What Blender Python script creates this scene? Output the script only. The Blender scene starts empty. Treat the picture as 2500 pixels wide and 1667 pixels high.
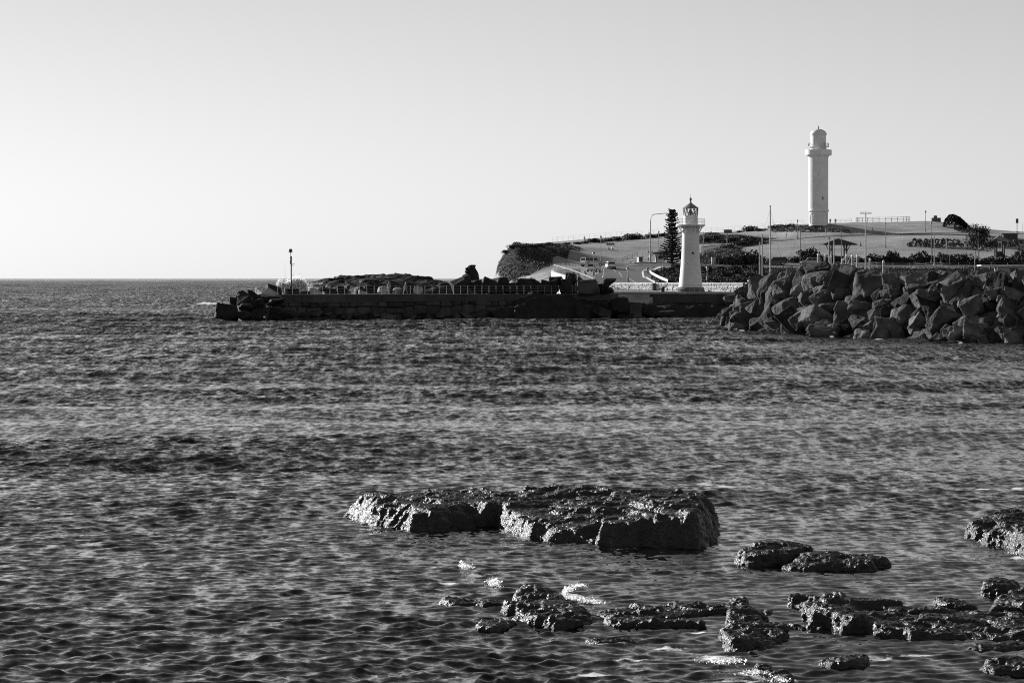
import bpy, bmesh, math, random
import numpy as np
from mathutils import Vector, Matrix

# ---------------------------------------------------------------- camera, sky, sun, exposure
SC = bpy.context.scene
COL = SC.collection
CAM_H = 5.5            # metres above the water
FPX = 6800.0           # focal length in photograph pixels (photo is 2500 wide)
HOR = 680.0            # horizon row in the photograph
cam_d = bpy.data.cameras.new('camera')
cam_d.sensor_width = 36.0
cam_d.lens = 36.0 * FPX / 2500.0
cam_d.shift_y = -(833.5 - HOR) / 2500.0
cam_d.clip_start = 0.5
cam_d.clip_end = 120000.0
cam = bpy.data.objects.new('camera', cam_d)
COL.objects.link(cam)
cam.location = (0, 0, CAM_H)
cam.rotation_euler = (math.radians(90), 0, 0)
SC.camera = cam

SUN_EL = math.radians(17.5)
SUN_PHI = math.radians(42.0)     # how far beyond square-left the sun stands
sdir = Vector((-math.cos(SUN_PHI) * math.cos(SUN_EL), math.sin(SUN_PHI) * math.cos(SUN_EL), math.sin(SUN_EL)))
w = bpy.data.worlds.new('World'); SC.world = w; w.use_nodes = True
nt = w.node_tree; nt.nodes.clear()
sky = nt.nodes.new('ShaderNodeTexSky'); sky.sky_type = 'NISHITA'; sky.sun_disc = False
sky.sun_elevation = SUN_EL
sky.sun_rotation = math.atan2(sdir.x, sdir.y)
sky.altitude = 0; sky.air_density = 1.5; sky.dust_density = 0.1; sky.ozone_density = 1.0
sep = nt.nodes.new('ShaderNodeSeparateColor')      # black-and-white film: weigh the channels
m1 = nt.nodes.new('ShaderNodeMath'); m1.operation = 'MULTIPLY'; m1.inputs[1].default_value = 0.62
m2 = nt.nodes.new('ShaderNodeMath'); m2.operation = 'MULTIPLY_ADD'; m2.inputs[1].default_value = 0.38
bg = nt.nodes.new('ShaderNodeBackground'); bg.inputs['Strength'].default_value = 0.0580
out = nt.nodes.new('ShaderNodeOutputWorld')
L = nt.links.new
L(sky.outputs[0], sep.inputs[0]); L(sep.outputs[0], m1.inputs[0]); L(sep.outputs[1], m2.inputs[0]); L(m1.outputs[0], m2.inputs[2])
L(m2.outputs[0], bg.inputs['Color']); L(bg.outputs[0], out.inputs[0])

sun_d = bpy.data.lights.new('sun', 'SUN'); sun_d.energy = 4.9; sun_d.angle = math.radians(0.53); sun_d.color = (1, 1, 1)
sun = bpy.data.objects.new('sun', sun_d); COL.objects.link(sun)
sun.rotation_euler = (-sdir).to_track_quat('-Z', 'Y').to_euler()
sun.location = (-60, 60, 80)
vs = SC.view_settings
vs.view_transform = 'Standard'; vs.look = 'None'; vs.exposure = 0.7; vs.gamma = 1.0; vs.use_curve_mapping = False
SC.cycles.max_bounces = 5; SC.cycles.diffuse_bounces = 2; SC.cycles.glossy_bounces = 3; SC.cycles.transparent_max_bounces = 8
SC.cycles.sample_clamp_indirect = 4.0
SC.cycles.use_denoising = False; SC.cycles.filter_width = 1.1

# ---------------------------------------------------------------- helpers
rnd = random.Random(7)
def P(px, py, Y):
    """photo pixel + distance -> point in the place"""
    return Vector(((px - 1250.0) * Y / FPX, Y, CAM_H + (HOR - py) * Y / FPX))
def PX(px, Y): return (px - 1250.0) * Y / FPX
def PZ(py, Y): return CAM_H + (HOR - py) * Y / FPX
def YW(row): return CAM_H * FPX / (row - HOR)      # distance of the water surface seen at a row

def _h(ix, iy, iz, seed):
    n = (ix.astype(np.int64) * 374761393 + iy.astype(np.int64) * 668265263 + iz.astype(np.int64) * 2147483647 + seed * 974634777) & 0xffffffff
    n = ((n ^ (n >> 13)) * 1274126177) & 0xffffffff
    n = ((n ^ (n >> 16)) * 2246822519) & 0xffffffff
    return ((n ^ (n >> 15)) & 0xffffff) / float(0x7fffff) - 1.0
def noise(x, y, z=None, seed=0):
    x = np.asarray(x, float); y = np.asarray(y, float)
    if z is None:
        ix, iy = np.floor(x), np.floor(y); fx, fy = x - ix, y - iy; iz = np.zeros(1)
        fx = fx*fx*fx*(fx*(fx*6-15)+10); fy = fy*fy*fy*(fy*(fy*6-15)+10)
        a = _h(ix, iy, iz, seed); a = a + (_h(ix+1, iy, iz, seed) - a)*fx
        b = _h(ix, iy+1, iz, seed); b = b + (_h(ix+1, iy+1, iz, seed) - b)*fx
        return a + (b - a)*fy
    z = np.asarray(z, float)
    ix, iy, iz = np.floor(x), np.floor(y), np.floor(z)
    fx, fy, fz = x - ix, y - iy, z - iz
    fx = fx*fx*fx*(fx*(fx*6-15)+10); fy = fy*fy*fy*(fy*(fy*6-15)+10); fz = fz*fz*fz*(fz*(fz*6-15)+10)
    def lerp(a, b, t): return a + (b - a) * t
    r = []
    for dz in (0, 1):
        a = lerp(_h(ix, iy, iz+dz, seed), _h(ix+1, iy, iz+dz, seed), fx)
        b = lerp(_h(ix, iy+1, iz+dz, seed), _h(ix+1, iy+1, iz+dz, seed), fx)
        r.append(lerp(a, b, fy))
    return lerp(r[0], r[1], fz)
def fbm(x, y, z=None, octv=4, gain=0.5, lac=2.03, seed=0, ridge=False):
    s = 0; a = 1.0; t = 0
    x = np.asarray(x, float); y = np.asarray(y, float)
    for o in range(octv):
        n = noise(x, y, z, seed + o * 17)
        if ridge: n = 1 - 2 * np.abs(n)
        s = s + a * n; t += a; a *= gain; x = x * lac + 3.7; y = y * lac + 1.3; z = None if z is None else z * lac + 5.1
    return s / t
def sstep(a, b, x):
    t = np.clip((x - a) / (b - a), 0, 1); return t * t * (3 - 2 * t)

class MB:
    """collects shapes that end up in ONE mesh"""
    def __init__(s): s.v = []; s.f = []; s.m = []
    def add(s, vs_, fs_, mi=0):
        o = len(s.v); s.v.extend([tuple(p) for p in vs_]); s.f.extend([tuple(i + o for i in f) for f in fs_]); s.m.extend([mi] * len(fs_)); return s
    def box(s, c, d, rz=0.0, mi=0, taper=1.0):
        hx, hy, hz = d[0]/2, d[1]/2, d[2]/2; cs, sn = math.cos(rz), math.sin(rz); vs_ = []
        for k, (x, y, z) in enumerate([(-1,-1,-1),(1,-1,-1),(1,1,-1),(-1,1,-1),(-1,-1,1),(1,-1,1),(1,1,1),(-1,1,1)]):
            t = taper if z > 0 else 1.0
            X, Y = x*hx*t, y*hy*t
            vs_.append((c[0]+X*cs-Y*sn, c[1]+X*sn+Y*cs, c[2]+z*hz))
        return s.add(vs_, [(0,3,2,1),(4,5,6,7),(0,1,5,4),(1,2,6,5),(2,3,7,6),(3,0,4,7)], mi)
    def tube(s, pts, r, n=6, mi=0, caps=True):
        pts = [Vector(p) for p in pts]; rs = r if isinstance(r, (list, tuple)) else [r]*len(pts)
        vs_ = []; fs_ = []
        for i, p in enumerate(pts):
            d = (pts[min(i+1, len(pts)-1)] - pts[max(i-1, 0)]).normalized()
            up = Vector((0,0,1)) if abs(d.z) < 0.9 else Vector((1,0,0))
            a = d.cross(up).normalized(); b = a.cross(d).normalized()
            for k in range(n):
                t = 2*math.pi*k/n; vs_.append(p + a*(math.cos(t)*rs[i]) + b*(math.sin(t)*rs[i]))
        for i in range(len(pts)-1):
            for k in range(n):
                fs_.append((i*n+k, i*n+(k+1)%n, (i+1)*n+(k+1)%n, (i+1)*n+k))
        if caps: fs_.append(tuple(range(n))[::-1]); fs_.append(tuple((len(pts)-1)*n+k for k in range(n)))
        return s.add(vs_, fs_, mi)
    def lathe(s, prof, n=32, c=(0,0,0), mi=0, cap=True, flute=None):
        vs_ = []; fs_ = []
        for (r, z) in prof:
            for k in range(n):
                t = 2*math.pi*k/n; rr = r
                if flute and flute[0] <= z <= flute[1] and k % flute[2] == 0: rr = r - flute[3]
                vs_.append((c[0]+rr*math.cos(t), c[1]+rr*math.sin(t), c[2]+z))
        for i in range(len(prof)-1):
            for k in range(n):
                fs_.append((i*n+k, i*n+(k+1)%n, (i+1)*n+(k+1)%n, (i+1)*n+k))
        if cap: fs_.append(tuple(range(n))[::-1]); fs_.append(tuple((len(prof)-1)*n+k for k in range(n)))
        return s.add(vs_, fs_, mi)
    def prism(s, poly, z0, z1, mi=0):
        n = len(poly); vs_ = [(p[0],p[1],z0) for p in poly] + [(p[0],p[1],z1) for p in poly]
        fs_ = [tuple(range(n))[::-1], tuple(range(n, 2*n))] + [(i,(i+1)%n,(i+1)%n+n,i+n) for i in range(n)]
        return s.add(vs_, fs_, mi)
    def mesh(s, name, smooth=False):
        me = bpy.data.meshes.new(name); me.from_pydata(s.v, [], s.f); me.validate(); me.update()
        if smooth: me.polygons.foreach_set('use_smooth', [True]*len(me.polygons))
        return me

def put(name, me, mats, parent=None, loc=None):
    o = bpy.data.objects.new(name, me); COL.objects.link(o)
    if me is not None and mats is not None and len(me.materials) == 0:
        for m in (mats if isinstance(mats, (list, tuple)) else [mats]): me.materials.append(m)
    if parent is not None: o.parent = parent
    if loc is not None: o.location = loc
    return o
def obj(name, mb, mats, parent=None, loc=None, smooth=False):
    me = mb.mesh(name, smooth)
    o = put(name, me, mats, parent, loc)
    if any(mb.m) and len(me.polygons) == len(mb.m): me.polygons.foreach_set('material_index', mb.m)
    return o
def tag(o, label, cat, group=None):
    o['label'] = label; o['category'] = cat
    if group: o['group'] = group
    return o
def thing(name, label, cat, loc=(0,0,0), rz=0.0, group=None):
    o = bpy.data.objects.new(name, None); COL.objects.link(o); o.location = loc; o.rotation_euler = (0,0,rz); o.empty_display_size = 0.2
    return tag(o, label, cat, group)
def struct(o): o['kind'] = 'structure'; return o
def stuff(o): o['kind'] = 'stuff'; return o
def copy_tree(o, parent=None):
    c = o.copy(); COL.objects.link(c)
    if parent is not None: c.parent = parent
    for ch in list(o.children): copy_tree(ch, c)
    return c
ORD1 = ['zeroth','first','second','third','fourth','fifth','sixth','seventh','eighth','ninth','tenth','eleventh','twelfth','thirteenth','fourteenth','fifteenth','sixteenth','seventeenth','eighteenth','nineteenth']
TENS = {2:'twent',3:'thirt',4:'fort',5:'fift',6:'sixt',7:'sevent'}
def ordw(n):
    if n < 20: return ORD1[n]
    t, u = divmod(n, 10)
    return TENS[t] + ('ieth' if u == 0 else 'y-' + ORD1[u])

# ---------------------------------------------------------------- materials (all grey: the photograph is black and white)
def mat(name, val, rough=0.7, var=0.0, scale=1.0, bump=0.0, bscale=8.0, metal=0.0, spec=0.4, detail=6, var2=0.0, scale2=0.3, coords='Object', bdist=0.05, rvar=0.0):
    m = bpy.data.materials.new(name); m.use_nodes = True; n = m.node_tree.nodes; l = m.node_tree.links.new
    b = n['Principled BSDF']; b.inputs['Roughness'].default_value = rough; b.inputs['Metallic'].default_value = metal
    b.inputs['Specular IOR Level'].default_value = spec
    b.inputs['Base Color'].default_value = (val, val, val, 1)
    tc = n.new('ShaderNodeTexCoord')
    def nz(sc_, det=detail):
        t = n.new('ShaderNodeTexNoise'); t.inputs['Scale'].default_value = sc_; t.inputs['Detail'].default_value = det; t.inputs['Roughness'].default_value = 0.6
        l(tc.outputs[coords], t.inputs['Vector']); return t
    if var > 0:
        t = nz(scale); r = n.new('ShaderNodeMapRange')
        r.inputs[1].default_value = 0.3; r.inputs[2].default_value = 0.7
        r.inputs[3].default_value = val*(1-var); r.inputs[4].default_value = val*(1+var)
        l(t.outputs[0], r.inputs[0]); last = r.outputs[0]
        if var2 > 0:
            t2 = nz(scale2, 4); r2 = n.new('ShaderNodeMapRange')
            r2.inputs[1].default_value = 0.35; r2.inputs[2].default_value = 0.65; r2.inputs[3].default_value = 1-var2; r2.inputs[4].default_value = 1+var2
            mm = n.new('ShaderNodeMath'); mm.operation = 'MULTIPLY'; l(t2.outputs[0], r2.inputs[0]); l(last, mm.inputs[0]); l(r2.outputs[0], mm.inputs[1]); last = mm.outputs[0]
        l(last, b.inputs['Base Color'])
        if rvar > 0:
            rr = n.new('ShaderNodeMapRange'); rr.inputs[1].default_value = 0.3; rr.inputs[2].default_value = 0.7
            rr.inputs[3].default_value = rough - rvar; rr.inputs[4].default_value = rough + rvar
            l(t.outputs[0], rr.inputs[0]); l(rr.outputs[0], b.inputs['Roughness'])
    if bump > 0:
        t = nz(bscale, 8); bp = n.new('ShaderNodeBump'); bp.inputs['Strength'].default_value = bump; bp.inputs['Distance'].default_value = bdist
        l(t.outputs[0], bp.inputs['Height']); l(bp.outputs[0], b.inputs['Normal'])
    return m
# ---------------------------------------------------------------- sea
def water_material():
    m = bpy.data.materials.new('sea_water'); m.use_nodes = True; n = m.node_tree.nodes; l = m.node_tree.links.new
    b = n['Principled BSDF']
    b.inputs['Base Color'].default_value = (0.006, 0.006, 0.006, 1); b.inputs['Roughness'].default_value = 0.06
    b.inputs['IOR'].default_value = 1.333
    tc = n.new('ShaderNodeTexCoord')
    # wind ripples too small for the mesh: random facet slopes; the fronts that roll to the shore are the steep sides
    at = n.new('ShaderNodeAttribute'); at.attribute_name = 'ripple'
    fr = n.new('ShaderNodeAttribute'); fr.attribute_name = 'front'
    t1 = n.new('ShaderNodeTexNoise'); t1.inputs['Scale'].default_value = 4.5; t1.inputs['Detail'].default_value = 3; t1.inputs['Roughness'].default_value = 0.6
    l(tc.outputs['Object'], t1.inputs['Vector'])
    t2 = n.new('ShaderNodeTexNoise'); t2.inputs['Scale'].default_value = 1.0; t2.inputs['Detail'].default_value = 3; t2.inputs['Roughness'].default_value = 0.6
    mp = n.new('ShaderNodeMapping'); mp.inputs['Scale'].default_value = (2.7, 0.50, 1.0); mp.inputs['Rotation'].default_value = (0, 0, 0.25); l(tc.outputs['Object'], mp.inputs['Vector'])
    l(mp.outputs[0], t2.inputs['Vector'])
    def vm(op, a_=None, b_=None, c_=None):
        v = n.new('ShaderNodeVectorMath'); v.operation = op
        for i, q in enumerate((a_, b_, c_)):
            if q is None: continue
            if isinstance(q, tuple): v.inputs[i].default_value = q
            else: l(q, v.inputs[i])
        return v
    c1 = vm('SUBTRACT', t1.outputs['Color'], (0.5, 0.5, 0.5)); c2 = vm('SUBTRACT', t2.outputs['Color'], (0.5, 0.5, 0.5))
    mp3 = n.new('ShaderNodeMapping'); mp3.inputs['Scale'].default_value = (1.7, 0.14, 1.0); mp3.inputs['Rotation'].default_value = (0, 0, -0.12); l(tc.outputs['Object'], mp3.inputs['Vector'])
    t3 = n.new('ShaderNodeTexNoise'); t3.inputs['Scale'].default_value = 1.0; t3.inputs['Detail'].default_value = 3; t3.inputs['Roughness'].default_value = 0.65; l(mp3.outputs[0], t3.inputs['Vector'])
    fa_ = n.new('ShaderNodeAttribute'); fa_.attribute_name = 'far'
    c3 = vm('SUBTRACT', t3.outputs['Color'], (0.5, 0.5, 0.5)); c3s = n.new('ShaderNodeVectorMath'); c3s.operation = 'SCALE'; l(c3.outputs[0], c3s.inputs[0]); l(fa_.outputs['Fac'], c3s.inputs['Scale'])
    c2b = vm('MULTIPLY', c2.outputs[0], (0.85, 0.85, 0.85))
    sm0 = vm('ADD', c1.outputs[0], c2b.outputs[0]); sm = vm('ADD', sm0.outputs[0], c3s.outputs[0])
    ms = vm('MULTIPLY', sm.outputs[0], (1.0, 1.0, 0.0))
    sc2 = n.new('ShaderNodeVectorMath'); sc2.operation = 'SCALE'; l(ms.outputs[0], sc2.inputs[0]); l(at.outputs['Fac'], sc2.inputs['Scale'])
    bi = vm('MULTIPLY', fr.outputs['Vector'], (0.0, -1.0, 0.0))
    ge = n.new('ShaderNodeNewGeometry')
    s1 = vm('ADD', ge.outputs['Normal'], sc2.outputs[0]); s2 = vm('ADD', s1.outputs[0], bi.outputs[0]); s3 = vm('NORMALIZE', s2.outputs[0])
    l(s3.outputs[0], b.inputs['Normal'])
    # foam: white froth lying on the water around the rocks
    fa = n.new('ShaderNodeAttribute'); fa.attribute_name = 'foam'
    tf = n.new('ShaderNodeTexNoise'); tf.inputs['Scale'].default_value = 9.0; tf.inputs['Detail'].default_value = 7; tf.inputs['Roughness'].default_value = 0.72
    l(tc.outputs['Object'], tf.inputs['Vector'])
    ad = n.new('ShaderNodeMath'); ad.operation = 'ADD'; l(fa.outputs['Fac'], ad.inputs[0]); l(tf.outputs[0], ad.inputs[1])
    cr = n.new('ShaderNodeMapRange'); cr.inputs[1].default_value = 1.0; cr.inputs[2].default_value = 1.16; l(ad.outputs[0], cr.inputs[0])
    fb = n.new('ShaderNodeBsdfDiffuse'); fb.inputs['Color'].default_value = (0.8, 0.8, 0.8, 1)
    mx = n.new('ShaderNodeMixShader'); l(cr.outputs[0], mx.inputs[0]); l(b.outputs[0], mx.inputs[1]); l(fb.outputs[0], mx.inputs[2])
    l(mx.outputs[0], n['Material Output'].inputs['Surface'])
    return m

FOAM = [(1700,1600,260,34,0.46),(2180,1606,260,34,0.44),(1300,1562,230,26,0.44),(1460,1470,130,14,0.46),(2400,1470,130,12,0.44),(1120,1402,130,26,0.44),(1560,1640,260,26,0.46),(1950,1500,120,16,0.42),(2000,1398,130,8,0.42),(1500,1336,230,6,0.43),(950,1285,120,6,0.43),(1135,1382,16,6,1),(1062,1384,18,3,0.9),(1105,1424,34,4,1),(1205,1421,20,9,1),(1160,1402,46,3,0.9),(1290,1520,30,3,0.7),(1375,1562,46,5,0.9),(1490,1574,70,4,1),(1625,1584,70,6,1),
 (1735,1612,100,12,1.05),(1860,1648,80,9,1.05),(1800,1662,120,6,0.9),(1550,1612,140,5,0.8),(1440,1650,60,7,0.85),(1700,1546,46,4,0.9),(1395,1452,36,5,1),(1450,1470,40,4,0.95),(2482,1358,30,5,1),(2445,1272,46,3,1),
 (2400,1197,26,3,0.9),(2485,1198,16,5,1),(1725,1190,30,5,1),(1770,1195,46,3,0.9),(2120,1190,40,2,0.8),(2145,1610,60,5,0.8),(2250,1600,90,5,0.75),(1910,1660,40,6,1),(980,1290,60,2,0.6),(1130,1297,60,2,0.65),(1440,1326,90,2,0.6),(880,1268,30,2,0.6),
 (508,741,46,2.2,1.1),(470,741,16,1.2,0.9),(300,780,60,0.8,0.6),(1812,806,9,2.5,1.2),(2032,821,8,3,1.2),(2148,827,14,3,1.1),(2230,830,26,1.6,1),(2345,834,8,3,1.1),(2440,837,30,1.2,0.8),(1950,816,40,1.2,0.7),(1590,778,10,1,1),(640,783,60,0.8,0.5)]   # (px, row, half-width px, half-height rows, amount): froth lying on the water
def build_water():
    rows = []; y = -60.0
    while y < 30: rows.append(y); y += 6.0
    y = 30.0
    while y < 420: rows.append(y); y += max(0.058, (0.0017 if y < 85 else 0.0022) * y)
    while y < 3000: rows.append(y); y += 0.012 * y
    while y < 90000: rows.append(y); y += 0.12 * y
    rows.append(110000.0)
    rows = np.array(rows)
    ud = np.linspace(-0.205, 0.205, 540)
    uo = np.array([0.225, 0.26, 0.32, 0.4, 0.55, 0.8, 1.2, 2.0, 3.5, 6.0])
    u = np.concatenate([-uo[::-1], ud, uo])
    C0 = 15.0
    Yg, Ug = np.meshgrid(rows, u, indexing='ij')
    Xg = Ug * (np.abs(Yg) + C0) * np.where(Yg < 30, 1.0, 1.0)
    X = Xg.ravel(); Y = Yg.ravel()
    rs = np.random.RandomState(3)
    lam_min = np.maximum(0.22, 0.0056 * np.abs(Y))
    # wind patches and slicks: long streaks nearly square to the view
    pat = fbm(X/34.0 + Y*0.016, Y/13.0, octv=4, gain=0.55, seed=11)
    pat2 = fbm(X/9.0 + Y*0.03, Y/5.0, octv=3, seed=23)
    rough = np.clip(1.08 + 1.0*pat + 0.22*pat2, 0.34, 1.7)
    H = np.zeros_like(X); DX = np.zeros_like(X); DY = np.zeros_like(X)
    near = sstep(3200.0, 1800.0, np.abs(Y))
    # sheltered, calmer water among the foreground rocks on the right
    calm = 1 - 0.55 * sstep(-1.0, 4.0, X) * sstep(56.0, 46.0, Y)
    bands = [0.19, 0.26, 0.34, 0.48, 0.68, 0.95, 1.35, 1.9, 2.7, 3.8, 5.5, 8.0, 12.0, 18.0, 26.0]
    for bi, lam0 in enumerate(bands):
        fade = sstep(0.75, 1.5, lam0 / lam_min) * near
        act = fade > 0.01
        if not act.any(): continue
        ncomp = 7
        s_rms = 0.125 if lam0 < 0.50 else 0.055 if lam0 < 1.0 else 0.028 if lam0 < 2.0 else 0.020 if lam0 < 6 else 0.022 if lam0 < 14 else 0.020
        xs, ys = X[act], Y[act]
        # self-similar: the shortest waves that still show carry the slope of all the shorter ones
        s_eff = np.maximum(s_rms, 0.120 * sstep(3.2, 1.0, lam0 / lam_min[act]))
        amp_mod = (rough[act] if lam0 < 6 else 0.75 + 0.25*rough[act]) * calm[act] * fade[act] * s_eff
        if lam0 >= 2.0: amp_mod = amp_mod * (1 - 0.85*sstep(110, 62, ys))
        wx = 0.35*lam0*noise(xs/(2.3*lam0), ys/(2.3*lam0), seed=50+bi); wy = 0.35*lam0*noise(xs/(2.3*lam0), ys/(2.3*lam0), seed=80+bi)
        grp = 0.55 + 0.9*np.abs(noise(xs/(4.1*lam0), ys/(3.1*lam0), seed=110+bi))
        for c in range(ncomp):
            lam = lam0 * rs.uniform(0.82, 1.22)
            spread = 1.0 if lam0 < 3 else 0.9 if lam0 < 6 else 0.30
            th = rs.normal(-math.pi/2 + 0.22, spread)
            k = 2*math.pi/lam; kx, ky = k*math.cos(th), k*math.sin(th)
            a = math.sqrt(2.0/ncomp) / k
            ph = kx*(xs+wx) + ky*(ys+wy) + rs.uniform(0, 6.283)
            A = a * amp_mod * grp
            sn, cs = np.sin(ph), np.cos(ph)
            H[act] += A * sn
            q = 0.75
            DX[act] += q * A * cs * math.cos(th); DY[act] += q * A * cs * math.sin(th)
    Xd, Yd = X + DX, Y + DY
    co = np.stack([Xd, Yd, H], 1)
    R, Cn = Yg.shape
    idx = np.arange(R*Cn).reshape(R, Cn)
    quads = np.stack([idx[:-1,:-1], idx[:-1,1:], idx[1:,1:], idx[1:,:-1]], -1).reshape(-1, 4)
    me = bpy.data.meshes.new('sea')
    me.vertices.add(len(co)); me.vertices.foreach_set('co', co.ravel())
    me.loops.add(quads.size); me.loops.foreach_set('vertex_index', quads.ravel())
    me.polygons.add(len(quads)); me.polygons.foreach_set('loop_start', np.arange(0, quads.size, 4)); me.polygons.foreach_set('loop_total', np.full(len(quads), 4))
    me.polygons.foreach_set('use_smooth', np.ones(len(quads), bool))
    me.update(calc_edges=True)
    a = me.attributes.new('ripple', 'FLOAT', 'POINT')
    rip = np.clip(0.34 + 0.34*rough, 0.25, 1.0) * calm
    a.data.foreach_set('value', rip.astype(np.float32))
    a = me.attributes.new('far', 'FLOAT', 'POINT'); a.data.foreach_set('value', (0.95*sstep(80, 260, Y)).astype(np.float32))
    a = me.attributes.new('front', 'FLOAT', 'POINT')
    frn = (0.065 + 0.115*sstep(90, 420, Y) - 0.10*sstep(1500, 12000, Y)) * np.clip(0.5+0.5*rough, 0.5, 1.4)
    a.data.foreach_set('value', frn.astype(np.float32))
    foam = np.full_like(X, -1.0)
    vis = (Y > 30) & (Y < 900)
    pxv = 1250 + X[vis]/Y[vis]*FPX; rwv = HOR + CAM_H*FPX/Y[vis]
    fv = np.full(pxv.shape, -1.0)
    wob = 0.6*fbm(X[vis]*1.3, Y[vis]*1.3, octv=3, seed=5)
    for (fx, fy, hw, hh, am) in FOAM:
        d = np.sqrt(((pxv-fx)/hw)**2 + ((rwv-fy)/hh)**2) + wob
        fv = np.maximum(fv, am*(0.92 - 0.55*d))
    foam[vis] = fv
    a = me.attributes.new('foam', 'FLOAT', 'POINT'); a.data.foreach_set('value', foam.astype(np.float32))
    o = put('sea', me, water_material()); struct(o)
    return o
# ---------------------------------------------------------------- foreground rocks
def wet_rock_material(name, base, barn):
    m = bpy.data.materials.new(name); m.use_nodes = True; n = m.node_tree.nodes; l = m.node_tree.links.new
    b = n['Principled BSDF']; tc = n.new('ShaderNodeTexCoord')
    def nz(sc_, det=6, ro=0.6):
        t = n.new('ShaderNodeTexNoise'); t.inputs['Scale'].default_value = sc_; t.inputs['Detail'].default_value = det; t.inputs['Roughness'].default_value = ro
        l(tc.outputs['Object'], t.inputs['Vector']); return t
    t0 = nz(1.1, 5); t1 = nz(9.0, 8, 0.7)
    r = n.new('ShaderNodeMapRange'); r.inputs[1].default_value = 0.35; r.inputs[2].default_value = 0.7; r.inputs[3].default_value = base*0.45; r.inputs[4].default_value = base*1.7
    mm = n.new('ShaderNodeMath'); mm.operation = 'MULTIPLY_ADD'; mm.inputs[1].default_value = 0.5
    h = n.new('ShaderNodeMath'); h.operation = 'MULTIPLY'; h.inputs[1].default_value = 0.5
    l(t0.outputs[0], mm.inputs[0]); l(t1.outputs[0], h.inputs[0]); l(h.outputs[0], mm.inputs[2]); l(mm.outputs[0], r.inputs[0]); l(r.outputs[0], b.inputs['Base Color'])
    rr = n.new('ShaderNodeMapRange'); rr.inputs[1].default_value = 0.35; rr.inputs[2].default_value = 0.65; rr.inputs[3].default_value = 0.20; rr.inputs[4].default_value = 0.55
    l(t1.outputs[0], rr.inputs[0]); l(rr.outputs[0], b.inputs['Roughness'])
    b.inputs['Specular IOR Level'].default_value = 0.5
    vo = n.new('ShaderNodeTexVoronoi'); vo.inputs['Scale'].default_value = 26.0; vo.feature = 'SMOOTH_F1'; l(tc.outputs['Object'], vo.inputs['Vector'])
    t2 = nz(16.0, 9, 0.75)
    ad = n.new('ShaderNodeMath'); ad.operation = 'MULTIPLY_ADD'; ad.inputs[1].default_value = -barn; l(vo.outputs['Distance'], ad.inputs[0]); l(t2.outputs[0], ad.inputs[2])
    bp = n.new('ShaderNodeBump'); bp.inputs['Strength'].default_value = 0.62; bp.inputs['Distance'].default_value = 0.06
    l(ad.outputs[0], bp.inputs['Height']); l(bp.outputs[0], b.inputs['Normal'])
    return m
M_REEF = wet_rock_material('wet_reef_rock', 0.014, 0.9)
M_REEF2 = wet_rock_material('dark_weedy_rock', 0.010, 0.7)

def sd_poly(x, y, poly):
    """signed distance to a polygon, positive inside"""
    d = np.full(x.shape, 1e9); ins = np.zeros(x.shape, bool); n = len(poly)
    for i in range(n):
        ax, ay = poly[i]; bx, by = poly[(i+1) % n]
        ex, ey = bx-ax, by-ay; wx, wy = x-ax, y-ay
        t = np.clip((wx*ex + wy*ey) / (ex*ex+ey*ey+1e-12), 0, 1)
        d = np.minimum(d, np.hypot(wx-ex*t, wy-ey*t))
        c = ((ay > y) != (by > y)) & (x < (bx-ax)*(y-ay)/(by-ay+1e-12) + ax)
        ins ^= c
    return np.where(ins, d, -d)

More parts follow.
